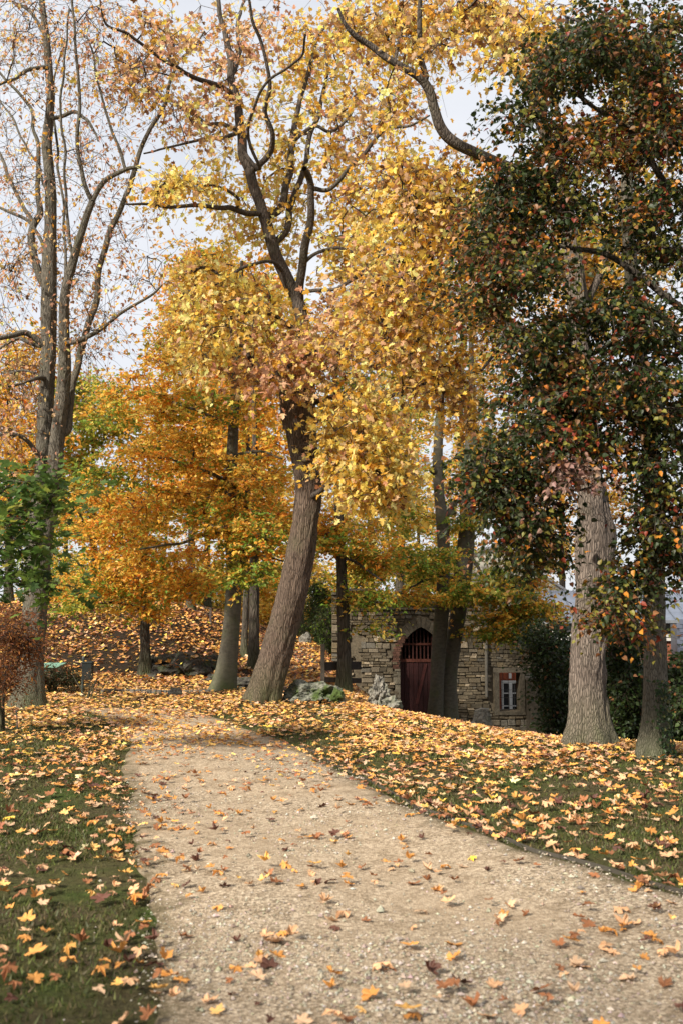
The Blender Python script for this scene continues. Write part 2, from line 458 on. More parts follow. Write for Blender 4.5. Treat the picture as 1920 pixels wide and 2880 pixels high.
def small_template(w=0.32):
    V = np.array([[0, 0, 0], [w, .45, .10], [0, 1, -0.06], [-w, .45, .10]], float); V[:, 1] -= .5
    return V, np.array([[0, 1, 2], [0, 2, 3]])
T_MAPLE = [maple_template(False, c, i) for i, c in enumerate((-0.35, -0.15, 0.3))]
def crumple(t, seed, a):
    V, F = t; rr = np.random.default_rng(seed); V = V.copy(); ax = rr.uniform(0, 6.28); d = V[:, 0] * math.cos(ax) + V[:, 1] * math.sin(ax)
    V[:, 2] += a * np.abs(d) + rr.normal(0, .05, len(V)); V[:, 2] -= min(0, V[:, 2].min()) * .5; V[:, :2] *= (1 - .25 * abs(a)) ; V[:, 0] *= rr.uniform(.65, 1); return V, F
T_FLAT = [crumple(maple_template(False, .15, 20), 6, .1), crumple(maple_template(False, -.2, 21), 7, -.25), crumple(maple_template(False, .2, 22), 8, .25), crumple(maple_template(False, .05, 23), 9, 0.0)]
T_MAPLE_FINE = [maple_template(True, 0.22, 10), crumple(maple_template(True, 0.2, 11), 1, .15), crumple(maple_template(True, -0.2, 12), 2, -.18), crumple(maple_template(True, 0.3, 13), 3, .32), crumple(maple_template(True, -0.35, 14), 4, -.3), crumple(maple_template(True, 0.1, 15), 5, .05)]
T_HEART = [heart_template(i) for i in range(2)]
T_SMALL = [small_template(0.32), small_template(0.24)]
T_SLIM = [small_template(0.16), small_template(0.2)]

def frames(normals, rng, spin=None):
    n = normals / np.linalg.norm(normals, axis=1, keepdims=True)
    a = rng.normal(size=n.shape)
    if spin is not None: a = spin + 0.25 * a
    u = a - (a * n).sum(1, keepdims=True) * n; u /= np.linalg.norm(u, axis=1, keepdims=True)
    return np.cross(u, n), u, n           # leaf x, leaf y (tip), normal
def palette_cols(pal, idx, rng, jit=0.16):
    c = np.array(pal)[idx]
    c = c * np.exp(rng.normal(0, jit, (len(idx), 1))) * np.exp(rng.normal(0, 0.06, (len(idx), 3)))
    return np.clip(c, 0.004, 0.8)
def leaf_arrays(C, S, N, tmpl, rng, spin=None):
    X, Yv, Z = frames(N, rng, spin)
    k = rng.integers(0, len(tmpl), len(C))
    return X, Yv, Z, k
def add_leaves(acc, C, S, fr, cols, tmpl):
    X, Yv, Z, k = fr
    for t, (TV, TF) in enumerate(tmpl):
        m = k == t
        if not m.any(): continue
        s = S[m][:, None, None]
        V = C[m][:, None, :] + s * (TV[None, :, 0:1] * X[m][:, None, :] + TV[None, :, 1:2] * Yv[m][:, None, :] + TV[None, :, 2:3] * Z[m][:, None, :])
        n = m.sum(); kk = len(TV)
        F = (TF[None] + (np.arange(n) * kk)[:, None, None]).reshape(-1, 3)
        acc.add(V.reshape(-1, 3), F, np.repeat(cols[m], kk, axis=0))
_leafmesh = {}
def single_leaves(name, parent, C, S, fr, pidx, pal, tmpl, mat, key):
    """one object per leaf; leaves of one shape and colour share a mesh"""
    base = wpos(parent); X, Yv, Z, k = fr
    for i in range(len(C)):
        jb = int(R.integers(0, 3)); kk = (key, int(k[i]), int(pidx[i]), jb)
        if kk not in _leafmesh:
            TV, TF = tmpl[k[i]]
            c = np.array(pal[pidx[i]]) * (0.85, 1.0, 1.18)[jb]
            _leafmesh[kk] = make_mesh(name, TV, TF, mat, np.clip(c, 0, 0.8))
        o = bpy.data.objects.new(name, _leafmesh[kk]); COL.objects.link(o); o.parent = parent
        Mx = np.eye(4); Mx[:3, 0] = X[i] * S[i]; Mx[:3, 1] = Yv[i] * S[i]; Mx[:3, 2] = Z[i] * S[i]; Mx[:3, 3] = C[i] - base
        o.matrix_local = Matrix(Mx.tolist())
def project(C):
    d = C - np.array([0, 0, EYE]); c, s = math.cos(PITCH), math.sin(PITCH)
    z = d[:, 1] * c + d[:, 2] * s; v = -d[:, 1] * s + d[:, 2] * c
    return (960 + 2800 * d[:, 0] / z) / K, (1440 - 2800 * v / z) / K, z
def in_view(C, m=0):
    x, y, z = project(C)
    return (x > m) & (x < 1568 - m) & (y > m) & (y < 2352 - m) & (z > 0.5)

# ------------------------------------------------------------------ tubes and trunks
def catmull(p, n_per):
    p = np.asarray(p, float); q = np.vstack([2 * p[0] - p[1], p, 2 * p[-1] - p[-2]]); out = []
    for i in range(1, len(q) - 2):
        t = np.linspace(0, 1, n_per, endpoint=False)[:, None]
        a, b, c, d = q[i - 1], q[i], q[i + 1], q[i + 2]
        out.append(0.5 * (2 * b + (c - a) * t + (2 * a - 5 * b + 4 * c - d) * t ** 2 + (3 * b - a - 3 * c + d) * t ** 3))
    out.append(q[-2][None]); return np.vstack(out)
def tube(pts, rad, sides, radfun=None, cap=True):
    pts = np.asarray(pts, float); n = len(pts)
    T = np.gradient(pts, axis=0); T /= np.linalg.norm(T, axis=1, keepdims=True) + 1e-12
    ref = np.array([1.0, 0.05, 0.02]) if abs(T[0][0]) < 0.9 else np.array([0, 1.0, 0])
    U = np.zeros_like(pts)
    u = ref - T[0] * ref.dot(T[0]); u /= np.linalg.norm(u)
    for i in range(n):
        u = u - T[i] * u.dot(T[i]); u /= np.linalg.norm(u) + 1e-12; U[i] = u
    W = np.cross(T, U)
    th = np.linspace(0, 2 * np.pi, sides, endpoint=False)
    rr = np.asarray(rad, float)[:, None] * np.ones(sides)[None]
    if radfun is not None: rr = radfun(rr, th)
    V = pts[:, None, :] + rr[..., None] * (np.cos(th)[None, :, None] * U[:, None, :] + np.sin(th)[None, :, None] * W[:, None, :])
    idx = np.arange(n * sides).reshape(n, sides); j = np.roll(np.arange(sides), -1)
    F = np.stack([idx[:-1], idx[:-1][:, j], idx[1:][:, j], idx[1:]], -1).reshape(-1, 4)
    return V.reshape(-1, 3), F
def value_noise(th, s, kth, ks, seed):
    rr = np.random.default_rng(seed); g = rr.random((int(np.ceil(s.max() / ks)) + 3, kth))
    a = (th / (2 * np.pi) * kth)[None, :] + 0 * s[:, None]; b = (s / ks)[:, None] + 0 * a
    a0 = np.floor(a).astype(int); fa = a - a0; b0 = np.floor(b).astype(int); fb = b - b0
    fa = fa * fa * (3 - 2 * fa); fb = fb * fb * (3 - 2 * fb)
    g00 = g[b0, a0 % kth]; g01 = g[b0, (a0 + 1) % kth]; g10 = g[b0 + 1, a0 % kth]; g11 = g[b0 + 1, (a0 + 1) % kth]
    return (g00 * (1 - fa) + g01 * fa) * (1 - fb) + (g10 * (1 - fa) + g11 * fa) * fb
def trunk_mesh(pts_r, sides=36, flare=0.6, furrow=0.012, lump=0.05, seed=1, step=0.07, burls=()):
    p = np.array(pts_r, float)
    c = catmull(p, 12); L = np.concatenate([[0], np.cumsum(np.linalg.norm(np.diff(c[:, :3], axis=0), axis=1))])
    n = max(8, int(L[-1] / step)); t = np.linspace(0, L[-1], n)
    q = np.stack([np.interp(t, L, c[:, k]) for k in range(4)], -1)
    kth = max(8, int(2 * np.pi * p[0, 3] / 0.055))
    def rf(rr, th):
        h = t[:, None]
        root = 1 + flare * np.exp(-h / 0.28) * (1 + 0.45 * np.cos(5 * th + seed)[None] + 0.25 * np.cos(3 * th + 2 * seed)[None])
        a = value_noise(th, t, kth, 0.34, seed); b = value_noise(th, t, kth * 2, 0.16, seed + 5)
        lm = value_noise(th, t, 4, 0.9, seed + 9) - 0.5
        ridge = (1 - np.abs(2 * a - 1)) ** 1.5 - 0.5 + 0.4 * (b - 0.5)
        out = rr * root * (1 + lump * 2 * lm) + furrow * 2 * ridge * np.clip(rr / 0.15, 0.2, 1.2)
        for (bh, bt, bs, ba) in burls:
            dth = np.angle(np.exp(1j * (th - bt)))
            out = out + ba * np.exp(-((h - bh) / bs) ** 2 - (dth[None] / 0.7) ** 2)
        return out
    return tube(q[:, :3], q[:, 3], sides, rf), q

# ------------------------------------------------------------------ trees
def px_limb(pts, D, d0=0.0, d1=0.0):
    n = len(pts); out = []
    for i, (x, y, w) in enumerate(pts):
        Y = D + d0 + (d1 - d0) * (i / max(1, n - 1)); out.append([*P(x, y, Y), w * K / 2800 * Y])
    return out
def build_tree(name, label, D, trunks, limbs, clusters, leaf, bark, cat='tree', group=None, seed=0, sides=36, flare=0.6, furrow=0.012,
               burls=(), twig_r=0.004, singles=0, limb_sides=12, limb_smooth=True, twig_mat=None, ground_z=None, step=0.07, limb_mat=None, density=1.0):
    """trunks, limbs: traced centre lines (x, y, half width); clusters: (cx, cy, rx, ry, dY, rY, count, palette weights or None)
    leaf: dict(tmpl, size, per, pal, ntw, tlen, mat, tz, nz, droop)"""
    rng = np.random.default_rng(seed + 100)
    tw = [px_limb(t, D, *(o or (0, 0))) if not isinstance(t, np.ndarray) else t for t, o in trunks]
    base = np.array(tw[0][0][:3]); 
    gz = float(H(base[0], base[1])) if ground_z is None else ground_z
    root = empty(name, (base[0], base[1], gz), label, cat, group)
    nodes = []; nrad = []
    for i, t in enumerate(tw):
        t = np.array(t)
        if i == 0 and ground_z is None:
            t[0, 2] = gz - 0.05; 
        (V, F), q = trunk_mesh(t, sides, flare if i == 0 else 0.0, furrow, seed=seed + i, burls=burls if i == 0 else (), step=step)
        part('trunk' if i == 0 else 'stem', V, F, bark, root, smooth=True)
        k = max(1, len(q) // 24)
        nodes += list(q[::k, :3]) + [q[-1, :3]]; nrad += list(q[::k, 3]) + [q[-1, 3]]
    for lb in limbs:
        pts, d1 = lb[0], lb[1]
        NP = np.array(nodes); x, y, z = project(NP)
        j = np.argmin((x - pts[0][0]) ** 2 + (y - pts[0][1]) ** 2)
        D0 = NP[j][1] - D
        L = np.array(px_limb(pts, D, D0, d1))
        L = np.vstack([[*NP[j], L[0, 3]], L[1:]]) if np.linalg.norm(L[0, :3] - NP[j]) < 0.4 else np.vstack([[*NP[j], L[0, 3] * 1.1], L])
        c = catmull(L, 6); c[:, 3] = np.maximum(c[:, 3], twig_r)
        wob = np.array([[mnoise.noise(Vector(tuple(v[:3] * 2.3 + k * 7))) for k in range(3)] for v in c]) * 0.05
        wob[0] = 0; c[:, :3] += wob
        V, F = tube(c[:, :3], c[:, 3], limb_sides)
        part('limb', V, F, limb_mat or bark, root, smooth=True)
        nodes += list(c[::3, :3]) + [c[-1, :3]]; nrad += list(c[::3, 3]) + [c[-1, 3]]
    # attractors
    A = []; W = []
    for cl in clusters:
        cx, cy, rx, ry, dY, rY, n = cl[:7]; n = max(1, int(n * density)); w = cl[7] if len(cl) > 7 else None
        v = rng.normal(size=(n, 3)); v /= np.linalg.norm(v, axis=1, keepdims=True); v *= rng.random((n, 1)) ** 0.42
        if cl[0] is None:      # cluster given by its place: (None, centre, radii, ...)
            for a in v: A.append(np.array(cl[1]) + a * np.array(cl[2])); W.append(None)
            continue
        for a in v:
            A.append(P(cx + a[0] * rx, cy + a[1] * ry, D + dY + a[2] * rY)); W.append(w)
    if not A: return root
    A = np.array(A); N = len(A)
    A[:, 2] = np.maximum(A[:, 2], H(A[:, 0], A[:, 1]) + 0.25)
    nodes = np.array(nodes); nrad = np.array(nrad)
    best = np.full(N, 1e9); bj = np.zeros(N, int)
    for i in range(0, N, 256):
        d = np.linalg.norm(A[i:i + 256, None] - nodes[None], axis=2); bj[i:i + 256] = d.argmin(1); best[i:i + 256] = d.min(1)
    done = np.zeros(N, bool); cap = len(nodes); allp = [*nodes]; par = [-1] * cap; branches = []
    for _ in range(N):
        i = int(np.argmin(np.where(done, 1e9, best))); done[i] = True
        a = allp[bj[i]]; b = A[i]; Ln = np.linalg.norm(b - a); ns = int(np.clip(Ln / 0.35, 2, 9))
        t = np.linspace(0, 1, ns + 1)[1:, None]
        bow = np.array([0, 0, 1.0]) * Ln * rng.uniform(-0.05, 0.14) + rng.normal(0, 0.05, 3) * Ln
        pts = a + (b - a) * t + bow * (4 * t * (1 - t)) + rng.normal(0, 0.022 * Ln + 0.01, (ns, 3)) * (t < 0.99)
        start = len(allp); prev = int(bj[i]); ids = [prev]
        for k in range(ns):
            allp.append(pts[k]); par.append(prev); prev = start + k; ids.append(prev)
        branches.append(ids)
        d = np.linalg.norm(A[:, None] - pts[None], axis=2); m = d.min(1); upd = m < best
        bj[upd] = start + d.argmin(1)[upd]; best = np.minimum(best, m)
    par = np.array(par); cnt = np.zeros(len(allp))
    for ids in branches: cnt[ids[-1]] += 1
    for j in range(len(allp) - 1, cap - 1, -1):
        if par[j] >= 0: cnt[par[j]] += cnt[j]
    allp = np.array(allp); acc = Acc()
    rad = twig_r * np.maximum(cnt, 1) ** 0.43
    for ids in branches:
        q = allp[ids]; r = rad[ids].copy(); r[0] = r[1] * 1.05
        if ids[0] < cap: r = np.minimum(r, nrad[ids[0]] * 0.75)
        V, F = tube(q, r, 5 if r[1] > 0.02 else 3); acc.add(V, F)
    # twigs and leaves
    ntw = leaf['ntw']; tz = leaf.get('tz', 0.5)
    d = rng.normal(size=(N, ntw, 3)); d[..., 2] *= tz; d /= np.linalg.norm(d, axis=2, keepdims=True)
    tl = leaf['tlen'] * rng.uniform(0.5, 1.25, (N, ntw, 1))
    S0 = np.broadcast_to(A[:, None], d.shape); droop = np.array([0, 0, -leaf.get('droop', 0.15)])
    S1 = S0 + d * tl * 0.5 + rng.normal(0, 0.05, d.shape) * tl; S2 = S0 + d * tl + droop * tl
    if leaf.get('twigs', True):
        u = np.cross(d, [0.1, 0.2, 1.0]); u /= np.linalg.norm(u, axis=2, keepdims=True); w = np.cross(u, d)
        rv = np.array([1.0, 0.7, 0.35]) * twig_r * 0.9
        ring = []
        for Pt, r in zip((S0, S1, S2), rv):
            for an in (0, 2.094, 4.189): ring.append(Pt + r * (math.cos(an) * u + math.sin(an) * w))
        V = np.stack(ring, 2).reshape(-1, 9, 3); m = len(V)
        f = np.array([[i, (i + 1) % 3, (i + 1) % 3 + 3, i + 3] for i in range(3)] + [[i + 3, (i + 1) % 3 + 3, (i + 1) % 3 + 6, i + 6] for i in range(3)])
        acc.add(V.reshape(-1, 3), (f[None] + (np.arange(m) * 9)[:, None, None]).reshape(-1, 4))
    V, F_, T_ = acc.get()
    part('twigs', V, F_, twig_mat or M_TWIG, root, kind='stuff')
    per = leaf['per']
    t = rng.uniform(0.15, 1.08, (N, ntw, per, 1)); B0, B1, B2 = (s[:, :, None, :] for s in (S0, S1, S2))
    C = (1 - t) ** 2 * B0 + 2 * t * (1 - t) * B1 + t * t * B2
    C = C + rng.normal(0, leaf.get('spread', 0.05), C.shape)
    dirs = np.broadcast_to(d[:, :, None, :], C.shape)
    cid = np.broadcast_to(np.arange(N)[:, None, None], C.shape[:3]).ravel()
    C = C.reshape(-1, 3); dirs = dirs.reshape(-1, 3); n = len(C)
    keep = rng.random(n) < leaf.get('keep', 1.0); C, dirs, cid = C[keep], dirs[keep], cid[keep]; n = len(C)
    nz = leaf.get('nz', 1.0)
    Nn = rng.normal(size=(n, 3)); Nn[:, 2] = np.abs(Nn[:, 2]) * nz + leaf.get('nup', 0.4)
    spin = dirs + np.array([0, 0, -leaf.get('hang', 0.6)])
    pal = leaf['pal']; wts = np.array(leaf['w'], float)
    cw = np.array([w if w is not None else wts for w in W], float)
    cw = cw * np.exp(rng.normal(0, leaf.get('clump', 0.8), cw.shape)); cw /= cw.sum(1, keepdims=True)
    cum = cw.cumsum(1)[cid]; pi = (rng.random((n, 1)) > cum).sum(1).clip(0, len(pal) - 1)
    S = leaf['size'] * rng.uniform(0.65, 1.25, n)
    # leaves off the twigs stay within the crown; colours: each leaf its own
    fr = leaf_arrays(C, S, Nn, leaf['tmpl'], rng, spin)
    cols = palette_cols(pal, pi, rng)
    if singles:
        x, y, z = project(C); vis = in_view(C, 5); score = np.where(vis, S / z, 0)
        top = np.argsort(-score)[:singles * 3]; top = rng.choice(top, min(singles, len(top)), replace=False)
        m = np.zeros(n, bool); m[top] = True
        single_leaves('leaf', root, C[m], S[m], tuple(f[m] for f in fr), pi[m], pal, leaf['tmpl'], leaf['mat'], name)
        C, S, cols = C[~m], S[~m], cols[~m]; fr = tuple(f[~m] for f in fr)
    ac = Acc(); add_leaves(ac, C, S, fr, cols, leaf['tmpl'])
    ac.part('foliage', leaf['mat'], root, kind='stuff')
    return root

YEL = (0.85, 0.56, 0.12); PALEYEL = (0.88, 0.66, 0.24); GOLD = (0.80, 0.43, 0.06); TAN = (0.62, 0.39, 0.19); PINK = (0.60, 0.33, 0.20); BROWN = (0.24, 0.11, 0.045)
ORANGE = (0.86, 0.42, 0.055); DORANGE = (0.74, 0.27, 0.03); OLIVE = (0.40, 0.37, 0.05); GREEN = (0.20, 0.30, 0.04); DGREEN = (0.026, 0.042, 0.009); LIME = (0.36, 0.37, 0.05)
RED = (0.22, 0.04, 0.018); SAGE = (0.042, 0.052, 0.02)

# --- leaning maple in the middle
maple_leaf = dict(tmpl=T_MAPLE, size=0.092, per=5, ntw=5, tlen=0.5, pal=[YEL, PALEYEL, GOLD, TAN, PINK, BROWN], w=[4, 3, 1.6, 1.2, 1.0, .25], mat=M_LEAF, tz=0.7, nz=0.9, nup=0.15, hang=0.8, clump=0.9, spread=0.045)
TP = [1, .6, .5, 3, 3, .7]; YP = [4, 3, 1.2, .5, .3, .1]; GP = [2, 1, 4, 1.5, .8, .5]
build_tree('leaning_maple', 'tall leaning maple with a snaking trunk and pale yellow leaves, mid-lawn', 16.3,
    [([(600, 1616, 37), (624, 1540, 35), (644, 1470, 34), (661, 1400, 33), (678, 1330, 33), (692, 1265, 32), (702, 1200, 30), (708, 1140, 30), (706, 1085, 30), (698, 1030, 32), (690, 980, 33), (684, 945, 32), (676, 905, 26)], None),
     ([(704, 1000, 22), (706, 950, 19), (707, 900, 18), (706, 850, 17), (703, 800, 16), (697, 750, 15), (688, 710, 14), (678, 680, 14)], (0.02, 0.25)),
     ([(668, 985, 19), (664, 940, 19), (660, 900, 17), (662, 860, 14), (668, 820, 11), (672, 780, 9)], (0.02, -0.4))],
    [([(688, 712, 16), (672, 668, 16), (652, 625, 15), (628, 565, 14), (606, 495, 13), (588, 430, 12.5), (566, 365, 12), (553, 305, 11), (545, 245, 10), (530, 180, 9), (526, 120, 8), (512, 60, 6), (500, -10, 5)], 0.2),
     ([(690, 700, 11), (690, 640, 10), (702, 575, 10), (716, 500, 9), (714, 440, 8), (706, 400, 8), (700, 385, 6)], -0.8),
     ([(604, 490, 10), (640, 480, 9), (656, 435, 9), (666, 385, 9), (670, 325, 8), (682, 255, 6), (700, 200, 5), (715, 140, 5), (732, 80, 4), (762, 40, 3)], 1.4),
     ([(630, 580, 8), (655, 530, 8), (668, 470, 8), (690, 420, 7), (700, 370, 6), (712, 310, 6), (735, 250, 5), (750, 170, 4), (748, 100, 4)], 2.0),
     ([(578, 400, 7), (618, 350, 7), (626, 310, 6), (612, 255, 6), (625, 200, 5), (610, 130, 4), (585, 60, 4), (570, -10, 3)], -1.3),
     ([(578, 498, 7), (545, 482, 6.5), (500, 477, 5.5), (430, 475, 4.5), (360, 472, 4), (290, 470, 2)], -1.8),
     ([(350, 472, 3), (365, 440, 3), (380, 418, 2)], -2.0),
     ([(560, 480, 4), (545, 455, 4), (500, 428, 3), (460, 424, 2), (420, 410, 1.5)], -1.2),
     ([(543, 230, 7), (520, 210, 6), (480, 188, 6), (430, 168, 5), (400, 150, 5), (340, 115, 4), (290, 80, 3.5), (245, 55, 3), (232, 0, 2)], -1.6),
     ([(545, 320, 5), (510, 312, 5), (470, 318, 4), (430, 330, 3), (370, 345, 2.5), (330, 350, 2)], -1.0),
     ([(552, 290, 5), (520, 290, 5), (480, 285, 4), (440, 262, 4), (400, 235, 3), (375, 225, 2)], 1.0),
     ([(535, 180, 5), (550, 120, 5), (545, 60, 4), (560, 0, 3)], 1.6),
     ([(716, 450, 6), (750, 435, 5), (800, 390, 5), (850, 335, 4.5), (885, 292, 4), (940, 290, 3), (985, 262, 2)], -1.0),
     ([(700, 670, 5), (765, 665, 4), (815, 640, 5), (870, 580, 5), (910, 545, 4), (945, 505, 3), (980, 480, 2)], -1.8),
     ([(690, 600, 5), (730, 578, 4), (770, 572, 4), (810, 578, 3)], -0.4),
     ([(650, 615, 5), (618, 603, 4), (570, 612, 4), (530, 632, 3), (500, 655, 2)], -1.2),
     ([(690, 770, 6), (640, 730, 5), (600, 720, 4.5), (560, 722, 4), (520, 745, 3), (480, 770, 2)], -1.3),
     ([(712, 1155, 8), (735, 1135, 7), (752, 1112, 6), (790, 1098, 5), (850, 1080, 3)], -1.5),
     ([(708, 925, 8), (745, 918, 6), (790, 910, 6), (840, 905, 5), (900, 904, 5), (955, 902, 4)], -1.2),
     ([(560, 350, 5), (600, 390, 4), (570, 300, 4), (600, 215, 3.5), (650, 160, 3), (690, 130, 3), (705, 80, 3)], -2.0),
     ([(660, 330, 5), (720, 290, 4), (760, 300, 4), (800, 270, 3), (830, 220, 3), (900, 200, 2)], 1.2)],
    [(715, 800, 140, 68, -0.9, 1.4, 62, TP), (520, 715, 120, 85, -0.6, 1.5, 62, YP), (480, 780, 90, 90, -0.8, 1.5, 34, YP), (820, 990, 105, 130, -1.2, 1.2, 130, YP), (860, 1100, 90, 80, -1.4, 1.0, 90, YP),
     (470, 650, 90, 60, 0, 1.5, 30, YP), (600, 520, 140, 110, 1.3, 1.3, 40, YP), (825, 560, 125, 125, 0.4, 1.6, 74, YP), (860, 725, 130, 115, -0.1, 1.8, 84, TP), (640, 380, 160, 110, 1.2, 1.8, 36, YP), (820, 400, 140, 100, 1, 1.6, 40, GP),
     (700, 230, 170, 130, 1.2, 2, 42, YP), (450, 430, 110, 50, -1, 1.5, 22, YP), (370, 440, 60, 50, -1.8, 1.0, 12, YP), (480, 240, 120, 90, 0, 2, 30, TP), (560, 90, 160, 110, 1, 2, 38, TP), (760, 90, 120, 110, 1, 1.6, 40, GP),
     (350, 130, 130, 110, -1.2, 1.5, 32, TP), (870, 250, 110, 110, 1, 1.6, 36, TP), (640, 860, 120, 60, -1.3, 1.0, 40, TP)],
    maple_leaf, M_BARK_MAPLE, seed=3, limb_mat=M_LIMB, sides=56, flare=0.3, furrow=0.013, singles=300, twig_r=0.0045, step=0.05)

# --- sparse tree at left
sparse_leaf = dict(tmpl=T_SMALL + T_MAPLE[:1], size=0.066, per=6, ntw=5, tlen=0.8, pal=[PINK, TAN, ORANGE, BROWN, PALEYEL], w=[4, 2.6, 1.6, 0.8, 0.7], mat=M_LEAF, tz=1.0, nz=0.8, nup=0.1, hang=1.0, keep=0.8, spread=0.05, droop=0.05)
build_tree('bare_tree', 'tall half-bare tree of several grey stems with sparse pinkish leaves at the left edge', 15.8,
    [([(66, 1622, 34), (70, 1560, 29), (76, 1470, 27), (82, 1380, 27), (88, 1290, 27), (90, 1220, 24), (93, 1150, 20), (98, 1080, 18), (102, 1000, 17), (107, 900, 17), (112, 800, 17), (113, 700, 18), (114, 600, 16), (117, 520, 14), (117, 450, 13), (112, 380, 12), (108, 330, 12), (113, 280, 11), (117, 220, 9.5), (112, 150, 9), (107, 90, 8), (100, 30, 7), (94, -20, 6)], None),
     ([(100, 1260, 18), (112, 1190, 17), (122, 1120, 16), (128, 1050, 17), (136, 980, 16), (143, 915, 15), (149, 850, 14), (148, 780, 12), (148, 700, 11), (155, 650, 10.5), (166, 610, 10), (180, 560, 9), (198, 500, 8), (213, 462, 7)], (0.0, -0.8))],
    [([(213, 462, 6), (202, 440, 5.5), (186, 390, 5), (178, 330, 4.5), (181, 240, 4), (176, 150, 3.5), (170, 60, 3), (166, -10, 3)], -1.3),
     ([(138, 1010, 11), (155, 985, 10), (162, 930, 8.5), (168, 880, 8.5), (177, 840, 8), (190, 790, 8), (205, 740, 8), (220, 680, 7.5), (231, 620, 7), (250, 545, 7), (280, 470, 6), (300, 410, 6), (315, 360, 5.5), (332, 320, 5), (372, 258, 4.5), (390, 200, 4), (402, 165, 3.5), (430, 125, 3), (470, 70, 2)], 0.9),
     ([(215, 458, 6), (245, 415, 6), (288, 385, 5), (325, 380, 3.5)], -0.8),
     ([(110, 675, 10), (90, 640, 9), (77, 575, 9), (75, 525, 8.5), (92, 492, 8), (92, 440, 6), (88, 340, 5), (80, 290, 4), (62, 240, 4), (20, 190, 3), (-10, 160, 3)], 0.9),
     ([(80, 515, 6), (60, 482, 5), (32, 430, 4), (14, 385, 4), (0, 350, 3)], 1.2),
     ([(95, 772, 8), (62, 765, 7), (25, 770, 6), (-10, 778, 5)], -0.6),
     ([(105, 800, 5), (70, 786, 5), (40, 780, 4), (0, 800, 3)], 0.5),
     ([(106, 155, 5.5), (62, 162, 4.5), (32, 182, 4), (-5, 196, 3)], -0.8),
     ([(105, 60, 4), (70, 30, 4), (30, 5, 3)], 0.8),
     ([(122, 262, 5), (160, 255, 4.5), (190, 266, 4), (214, 286, 3.5), (224, 325, 2)], -1.0),
     ([(150, 792, 5), (175, 786, 6), (210, 770, 5.5), (250, 740, 4), (290, 710, 3.5), (340, 680, 3), (372, 655, 2)], -1.4),
     ([(98, 1060, 9), (85, 1040, 6), (60, 1008, 5), (25, 1000, 5), (-5, 1005, 4)], -0.7),
     ([(110, 900, 6), (85, 870, 5), (60, 880, 3), (20, 890, 3)], -1.0),
     ([(115, 590, 5), (90, 540, 4), (50, 500, 4), (0, 480, 3)], 0.5),
     ([(120, 440, 3.5), (95, 400, 3), (60, 330, 2.5), (30, 270, 2.5), (0, 230, 2)], 1.0),
     ([(155, 640, 4), (150, 540, 3), (140, 420, 3), (130, 330, 3), (122, 200, 2.5), (150, 90, 2)], 0.6),
     ([(170, 590, 4), (150, 470, 3.5), (148, 350, 3), (140, 230, 3), (150, 120, 2.5), (160, 20, 2)], -1.0),
     ([(285, 380, 4), (262, 300, 3.5), (240, 240, 3), (225, 170, 2.5), (200, 80, 2)], -1.0),
     ([(100, 880, 4), (60, 850, 3), (30, 855, 3), (0, 860, 2)], 0.3)],
    [(50, 100, 110, 150, 0, 2, 40), (40, 350, 90, 170, 0, 2, 30), (30, 620, 70, 150, 0, 2, 26), (210, 120, 120, 160, 0, 2.2, 44), (330, 200, 110, 150, 0, 2, 34), (200, 400, 100, 120, 0, 2, 22), (160, 620, 80, 100, 0, 1.6, 20), (280, 520, 80, 100, 0.3, 1.4, 12),
     (40, 860, 90, 110, 0.6, 1.6, 36), (200, 760, 120, 90, -0.5, 1.6, 24), (330, 640, 70, 60, -0.8, 1, 8), (40, 990, 90, 60, -0.5, 1, 18)],
    sparse_leaf, M_BARK_GREY, seed=8, sides=44, flare=0.4, furrow=0.012, twig_r=0.0042, singles=0, step=0.06)

